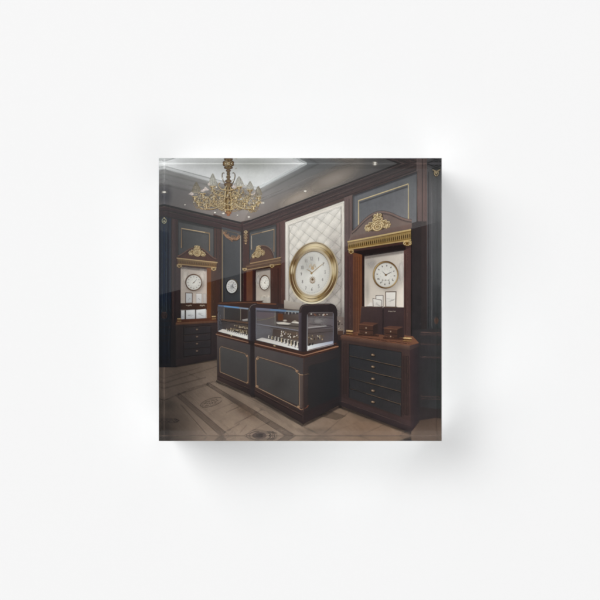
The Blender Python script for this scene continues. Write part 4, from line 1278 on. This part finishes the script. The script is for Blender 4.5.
# ---- glass showcases
def path(*seg):
    out = []
    for s in seg:
        out += s if isinstance(s, list) else [s]
    return out

def watches(a, x0, y0, x1, y1, n, seed, sz=1.0):
    r = random.Random(seed)
    for k in range(n):
        t = (k + r.uniform(.1, .9)) / n
        x, y = x0 + (x1 - x0) * t, y0 + (y1 - y0) * t
        h = sz * r.uniform(1.4, 2.6)
        a.ell(x, y, sz * .9, h * .55, B(40, 34, 30), B(52, 42, 36), n=12, alpha=.9)
        a.ell(x - .1, y - .1, sz * .6, h * .38, B(198, 178, 140) if k % 3 else B(222, 214, 200), B(128, 106, 74), n=12)
        a.ell(x, y, sz * .25, h * .16, B(70, 58, 46), n=8)
        if r.random() < .6:
            a.line([(x - .6, y + h * .5), (x + .7, y + h * .55)], .5, B(212, 198, 172), .8)

# left showcase
a = Art('printed_showcase', INK_SMOOTH)
a.poly([(216.8, 304), (219.4, 301.8), (264, 300.4), (256, 306), (250, 309), (247, 308.6), (218, 306)], B(58, 42, 37))
a.line([(219, 303.2), (240, 302.6), (263, 302.2)], .8, B(112, 78, 60), .7)
a.quad((218, 305), (248.4, 308), (248.4, 340), (218, 331.6), B(74, 72, 74), B(68, 64, 63), B(84, 76, 70), B(70, 66, 66), 6, 6)
a.quad((224, 308), (240.4, 308.6), (240.4, 320.6), (224, 319), B(56, 54, 54), B(60, 57, 56), B(58, 52, 50), nx=3, ny=3)
a.quad((241, 309), (247.6, 309.4), (247.6, 321), (241, 320), B(54, 45, 44), B(60, 50, 48), nx=2, ny=2)
for x in (224.2, 240.6):
    a.line([(x, 308), (x, 319.8)], .5, B(150, 136, 120), .75)
a.poly([(242, 319.4), (247.6, 318.4), (247.6, 320.6), (243, 320.6)], B(176, 170, 164), .8)
a.softline([(220, 319), (248, 322.8)], 1.8, B(112, 84, 66), .8); a.softline([(220, 320.6), (248, 324.4)], 1.4, B(42, 34, 33), .8)
a.quad((219, 321), (248, 325), (248, 336), (219, 330), B(74, 70, 72), B(88, 76, 68), B(96, 82, 72), B(70, 66, 70), 3, 3, .7)
watches(a, 234, 325.4, 247.6, 327.4, 9, 5, .8); watches(a, 230, 328.2, 247.6, 331.2, 13, 6, .8)
a.quad((222.6, 328.8), (247.6, 334.6), (247.6, 339), (218, 331), B(202, 194, 186), B(222, 218, 212), B(228, 224, 218), B(206, 200, 192), 6, 2)
for k in range(10):
    x = 227 + k * 2.1
    a.line([(x, 329.4 + (x - 226) * .23), (x + 1.3, 331.2 + (x - 226) * .24)], .9, B(48, 42, 40), .85, .4)
watches(a, 226, 328.6, 247, 332.6, 10, 16, .65)
a.line([(218.2, 305.4), (248, 308.6)], 1.5, B(92, 104, 128), .95)
a.line([(224, 306.1), (239, 307.6)], 1.3, B(94, 138, 182)); a.line([(239, 307.7), (248.4, 308.7)], 1.3, B(128, 138, 150))
a.line([(218.2, 305), (218.2, 331)], .9, B(100, 100, 108), .7); a.softline([(220.6, 308), (220.6, 330)], 3.4, B(100, 100, 108), .3)
# base
a.quad((217, 333.6), (250.4, 342), (250.4, 394), (217.2, 379), B(76, 70, 69), B(70, 66, 66), B(48, 39, 37), B(46, 38, 37), 5, 8)
a.quad((217, 331.2), (250.6, 339.8), (250.6, 343.6), (217, 334.8), B(62, 42, 36), B(56, 39, 34), nx=4, ny=2)
a.line([(216, 333.8), (250.4, 342.6)], .8, B(146, 108, 86), .9); a.line([(218, 335.6), (250.4, 344)], .8, B(70, 46, 38), .8)
a.ell(231.4, 335.4, .8, .5, B(206, 182, 142), n=10)
a.quad((220, 346), (247.4, 355), (247.4, 383), (220, 371.5), B(73, 71, 70), B(71, 69, 68), B(62, 58, 57), B(63, 60, 59), 4, 5)
fr = path((220.2, 371.4), (219.8, 348), (221.4, 346.2), (245, 353.2), (246.2, 355.6), (248, 356.4), (248, 381), (246.8, 382.6), (220.2, 371.4))
a.line(fr, .9, B(78, 60, 48), .7); a.line(fr, .45, B(160, 130, 102), .85)
a.glow(247, 355.4, 1.6, 1.8, B(190, 150, 116), .8); a.glow(247.4, 382, 1.6, 1.8, B(170, 128, 98), .8)
a.quad((217.2, 371.4), (250.4, 385), (250.4, 394.4), (217.3, 379.6), B(56, 45, 43), B(48, 38, 37), B(40, 33, 33), nx=4, ny=3)
a.line([(217.2, 374.6), (250.4, 388.6)], .6, B(82, 64, 58), .7); a.line([(217.2, 375.6), (250.4, 389.6)], .6, B(34, 28, 28), .8)
# shadowed end and corner post
a.quad((250.2, 342), (255.4, 344), (255.4, 397), (250.2, 395.4), B(44, 38, 39), B(46, 38, 37), B(36, 31, 32), nx=2, ny=5)
post = path((248.4, 341), (248.6, 311), bez((248.6, 309), (249, 304.6), (251.4, 303.6), (256, 303.4), 8), (260, 303.2), (256.4, 306), (255.4, 309), (255.2, 342.6))
a.poly(post, B(48, 42, 44)); a.quad((248.6, 310), (250.8, 310), (250.8, 341), (248.5, 340), B(76, 74, 80), B(54, 50, 54), nx=2, ny=3)
a.line(bez((249.2, 311), (249.6, 305.4), (251.8, 304.4), (257, 304), 8), .7, B(112, 98, 92), .8)
a.poly([(248.4, 339.8), (255.4, 342), (252.8, 346), (248.4, 343)], B(40, 32, 32))
a.softline([(216, 380.6), (253, 396.6)], 3.4, B(44, 38, 36), .75)
a.done()

# front showcase
a = Art('printed_showcase', INK_SMOOTH)
a.poly([(253, 306.4), (258, 302.6), (275, 303), (300, 305.6), (303, 305), (299, 312), (255.6, 309)], B(54, 43, 42))
a.line([(257, 303.2), (276, 304)], .8, B(128, 86, 62), .8)
a.quad((284, 300), (303, 303.4), (299, 311), (284, 309), B(188, 178, 166), B(176, 164, 152), B(150, 140, 132), B(150, 136, 124), 3, 3, .9)
a.line([(278, 308.2), (300, 310.2)], 1.0, B(92, 80, 76), .7)
a.quad((255.6, 307.6), (299, 311), (299, 350), (255.8, 340), B(94, 89, 91), B(100, 92, 86), B(108, 98, 90), B(92, 89, 91), 6, 6)
# reflections and things seen through the front pane
a.quad((256.4, 311), (274.4, 312), (274.4, 318), (256.4, 317), B(94, 86, 90), B(102, 92, 94), nx=2, ny=2)
a.softline(bez((256.4, 319.6), (262, 320.4), (270, 318.4), (276, 315.6)), 1.0, B(136, 120, 92), .7)
a.line([(274.9, 311.4), (274.9, 324)], .5, B(150, 144, 138), .7)
a.quad((276, 310.6), (298.6, 312), (298.6, 323), (276, 321), B(66, 56, 54), B(96, 88, 84), B(80, 68, 62), B(62, 48, 44), 3, 3)
a.quad((277.6, 313.4), (283, 313.4), (283, 320.4), (277.6, 320), B(92, 60, 42), nx=1, ny=1, alpha=.9)
for k in range(9):
    x = 283.5 + k * 1.65
    a.line([(x, 312), (x + R.uniform(-.4, .4), 312 + R.uniform(1.2, 3.2))], .7, B(208, 200, 188) if k % 2 else B(46, 40, 40), .85)
a.poly([(276, 322.4), (283, 321.8), (291, 323.4), (288, 324.4), (278, 323.8)], B(206, 196, 184)); a.poly([(291, 322.4), (293.6, 320.6), (298.6, 322), (298.6, 323.4)], B(212, 204, 192))
a.ell(284.8, 320.4, 2.2, .9, B(214, 206, 192), B(140, 126, 110), n=14); a.ell(294.6, 321, 1.8, .9, B(206, 196, 180), B(120, 104, 88), n=14)
a.softline([(276, 324.6), (299, 326.4)], 1.6, B(48, 40, 39), .8)
a.softline([(256.2, 323.6), (299, 330.4)], 1.3, B(150, 148, 158), .8); a.softline([(270, 327), (299, 331.8)], 1.4, B(58, 48, 46), .7)
a.quad((256.2, 325), (272, 327.6), (272, 339), (256.2, 338), B(100, 98, 101), B(94, 90, 92), B(90, 86, 86), nx=3, ny=3)
for k in range(9):
    a.softline([(257.6 + k * 1.6, 328.6 + R.uniform(-.6, 1)), (257.6 + k * 1.6, 333 + R.uniform(-1, 1))], 1.0, B(136, 134, 140), .55)
a.quad((273, 328.6), (299, 332.4), (299, 340), (272, 336), B(72, 62, 58), B(98, 84, 74), B(92, 78, 68), B(74, 66, 64), 3, 3)
for x, y in ((283.4, 333), (289.6, 334.4), (295.4, 334.6)):
    for k in range(9):
        gx, gy = x + R.uniform(-2.4, 2.4), y + R.uniform(-2.4, 2.2)
        a.line([(gx, gy), (gx + R.uniform(-.8, .8), gy + R.uniform(.5, 1.7))], .8, R.choice((B(216, 204, 182), B(170, 150, 120), B(50, 42, 38), B(226, 218, 206))), .9)
a.quad((262, 337.4), (299, 345.4), (299, 350), (256.2, 339.4), B(186, 180, 174), B(224, 222, 218), B(228, 226, 222), B(206, 198, 190), 6, 2)
for k in range(10):
    t = k / 9
    x = 268.6 + 28.6 * t; y = 336.2 + 7.4 * t; h = (1.9 + 2.3 * t) * R.uniform(.82, 1.1); w = 1.1 + .45 * t
    a.poly([(x - w * .5, y + h * .8), (x - w * .1, y - h * .6), (x + w * .9, y - h * .5), (x + w * .9, y + h)], (B(222, 214, 200), B(206, 188, 152), B(214, 206, 192))[k % 3])
    a.poly([(x + w * .2, y - h * .3), (x + w * 1.0, y - h * .5), (x + w * 1.3, y + h * .7), (x + w * .5, y + h * 1.0)], B(36, 33, 34))
    a.line([(x - w * .2, y + h * .95), (x + w * 1.3, y + h * 1.15)], .6, B(70, 64, 62), .8)
a.line([(255.8, 308.6), (272, 309.8)], 2.1, B(116, 117, 134), .9); a.line([(270, 309.6), (286, 310.8)], 1.8, B(100, 126, 156), .95); a.line([(286, 310.8), (299, 311.8)], 1.5, B(134, 146, 154), .95)
a.softline([(256, 310.8), (299, 313.6)], 1.6, B(62, 66, 78), .6)
a.line([(255.9, 309), (255.9, 339)], .7, B(118, 118, 126), .6)
# pane on the right end
a.quad((306.6, 312.4), (333.6, 311.6), (333.6, 344), (306.6, 350.4), B(112, 104, 104), B(96, 90, 92), B(96, 90, 96), B(104, 94, 90), 4, 5)
a.quad((307, 313), (333.4, 312.4), (333.4, 316.4), (307, 316), B(70, 60, 58), B(78, 70, 70), nx=2, ny=1)
for k in range(12):
    x = 308 + R.uniform(0, 18)
    a.line([(x, 314.2 + R.uniform(-.8, .9)), (x + R.uniform(.8, 2), 314.4 + R.uniform(-.8, .9))], .8, R.choice((B(222, 214, 202), B(130, 90, 70), B(60, 50, 48), B(190, 176, 156))), .9)
a.softline([(307, 316.6), (333.4, 318)], 1.2, B(58, 50, 50), .7)
a.glow(318, 321, 12, 5.5, B(142, 136, 134), .75)
a.softline([(308, 327.4), (326, 325.6)], 1.4, B(206, 200, 194), .75); a.softline([(309, 323.6), (331, 325.4)], 1.0, B(70, 60, 60), .8); a.softline([(307, 329.4), (333, 326.4)], 1.4, B(58, 50, 49), .8)
a.quad((307, 330), (333.4, 328), (333.4, 342.4), (307, 346), B(94, 84, 80), B(88, 80, 80), B(96, 92, 98), B(98, 84, 74), 3, 3, .8)
a.softline([(307, 333.4), (333, 331.2)], 1.2, B(66, 56, 54), .6)
for k in range(26):
    x = 308 + R.random() ** 1.4 * 16; y = 338.6 - R.random() * 3.6
    a.line([(x, y), (x + R.uniform(-.9, .9), y + R.uniform(.4, 1.6))], .8, R.choice((B(190, 168, 122), B(60, 50, 42), B(214, 202, 178), B(110, 94, 72))), .85)
a.quad((307, 345.4), (333.4, 340.6), (333.4, 344.2), (307, 350.6), B(222, 222, 220), B(150, 156, 178), B(176, 178, 190), B(226, 226, 224), 4, 2)
for x, y in ((309.4, 343.6), (312, 343.2), (308.4, 344)):
    a.poly([(x - .5, y + 1.8), (x + .3, y - 1), (x + 1.1, y - .8), (x + .8, y + 1.6)], B(38, 35, 36))
a.line([(306.9, 313), (306.9, 350)], .7, B(168, 166, 168), .7); a.line([(332.9, 313), (332.9, 343)], .6, B(132, 130, 140), .7)
# rounded dark frame of the end
FR = B(46, 39, 40)
def frame_part(pts, c=FR):
    a.poly(pts, c)
a.poly(path((298.2, 352), (298.6, 314), bez((298.6, 312), (299, 306), (301.6, 304.2), (306, 303.9), 8), (329, 303.3), (329, 311.8), (311, 312.2), bez((311, 312.2), (308, 312.3), (306.9, 313.2), (306.8, 316), 5), (306.4, 354)), FR)
a.poly(path((328, 303.3), bez((329, 303.3), (334, 303.4), (336.6, 306), (337, 312), 8), (337.4, 345), (333.2, 346), (333.4, 314), (332.6, 312), (328, 311.9)), B(42, 35, 36))
a.quad((298.4, 313), (301.4, 312.4), (301.2, 353), (298.2, 352), B(86, 78, 84), B(64, 58, 62), B(58, 52, 56), B(74, 66, 70), 2, 4)
a.line(bez((299.4, 313), (299.8, 307), (302.4, 305), (307, 304.8), 8) + [(329, 304.1)], .7, B(98, 84, 80), .75)
# counter rail
a.poly([(254.6, 339.8), (303, 351.6), (337.8, 343.8), (338, 347.8), (303.6, 357.6), (254.6, 344.8)], B(58, 41, 36))
a.line([(254.6, 343.2), (303.4, 355.2), (338, 346)], .85, B(160, 116, 90), .9); a.line([(254.6, 345), (303.6, 357.2), (338, 348)], 1.0, B(74, 50, 42), .85)
a.line([(308, 349.8), (336, 342.8)], .6, B(112, 72, 54), .8); a.softline([(314, 352.2), (336, 346.2)], 1.4, B(196, 140, 104), .6)
a.ell(274.4, 345.4, 1.4, .7, B(196, 176, 138), B(120, 96, 70), n=12, rot=.2)
# base front
a.quad((254.6, 346), (303.4, 358), (303, 423.4), (254.7, 395), B(80, 74, 73), B(72, 68, 68), B(46, 38, 37), B(48, 39, 38), 6, 8)
a.quad((256.4, 357), (298, 371.6), (298.4, 405), (256.4, 386.5), B(73, 71, 70), B(74, 72, 71), B(66, 63, 62), B(64, 60, 59), 5, 6)
a.glow(278, 384, 18, 14, B(80, 77, 75), .5)
fr = path((256.0, 384.8), (255.8, 359.6), (257.2, 356.2), (292, 366.8), (295.4, 369), (296.6, 372), (299, 373.2), (299.2, 404), (298.4, 407.4), (260, 388.4), (256.6, 386.4), (256.0, 384.8))
a.line(fr, 1.1, B(78, 60, 48), .7); a.line(fr, .5, B(170, 138, 108), .9)
for x, y in ((257.4, 358.4), (296.8, 370.8), (257, 386), (298.2, 406.4)):
    for s in (-1, 1):
        gilt(a, spiral(x + s * .5, y, 1.2, 1 + s, s * 1.1, .2, 9), .5, .3, B(70, 50, 38), B(176, 138, 102), B(214, 176, 136))
a.quad((299.6, 373.4), (302.6, 374.4), (302.6, 408), (299.6, 407), B(92, 82, 78), B(80, 70, 66), B(66, 54, 50), nx=2, ny=4)
gilt(a, bez((298.4, 372.8), (299.6, 374.8), (301.6, 374.4), (303, 374.4)), .6, .4, B(70, 50, 38), B(190, 150, 114), B(220, 190, 150))
gilt(a, bez((298.4, 406.6), (299.6, 409.4), (301.6, 409.8), (303, 408.2)), .8, .4, B(60, 42, 34), B(150, 108, 82), B(190, 150, 118))
a.quad((254.7, 386.6), (303.2, 412), (303, 423.6), (254.7, 395.4), B(58, 46, 43), B(50, 40, 38), B(38, 31, 31), B(42, 34, 33), 5, 3)
a.line([(254.7, 389.4), (303.2, 415.2)], .6, B(86, 66, 60), .7); a.line([(254.7, 390.6), (303.2, 416.4)], .7, B(34, 28, 28), .8)
# base right end
a.quad((303.2, 358), (339.4, 347.6), (339.2, 404), (303, 423.4), B(58, 51, 50), B(43, 41, 42), B(34, 34, 36), B(44, 37, 36), 6, 8)
a.quad((307.6, 366), (337, 357), (337, 397), (307.6, 410), B(46, 44, 45), B(40, 40, 42), B(33, 34, 36), B(40, 37, 37), 4, 5)
a.line([(307.6, 410), (307.6, 366), (337, 357)], .5, B(74, 60, 56), .5); a.line([(303.3, 358), (303, 423)], .8, B(86, 66, 60), .65)
a.softline([(304, 374.4), (309, 373)], 1.0, B(150, 118, 92), .6); a.softline([(304, 408.4), (308.6, 404.6)], 1.4, B(126, 84, 66), .7)
a.quad((303.1, 412), (339.2, 394.6), (339.2, 404.4), (303, 423.6), B(42, 34, 34), B(38, 34, 36), B(32, 28, 29), nx=4, ny=2)
a.line([(303.1, 415.6), (339.2, 397.6)], .5, B(70, 56, 52), .6)
a.softline([(252, 395), (303, 424.8)], 4.0, B(44, 37, 35), .8); a.softline([(303, 424.8), (341, 405.2)], 4.0, B(44, 37, 35), .8)
a.done()
# small lit objects between the showcase and the cabinet
a = Art('printed_counter_trinkets', INK_SMOOTH)
a.quad((336.6, 316), (343.4, 317), (343.4, 334), (337.2, 334), B(128, 114, 106), B(112, 98, 92), nx=2, ny=3)
for k in range(14):
    x, y = R.uniform(337.2, 342), R.uniform(320, 328)
    a.line([(x, y), (x + R.uniform(-1.4, 1.4), y + R.uniform(-.6, 1.4))], .9, R.choice((B(44, 38, 36), B(70, 58, 52), B(198, 180, 156), B(52, 44, 42))), .9)
a.softline([(337.4, 329.4), (343, 329)], .9, B(170, 146, 122), .8)
a.rect(337.4, 330.5, 342.6, 334.4, B(74, 56, 48), n=1)
a.done()
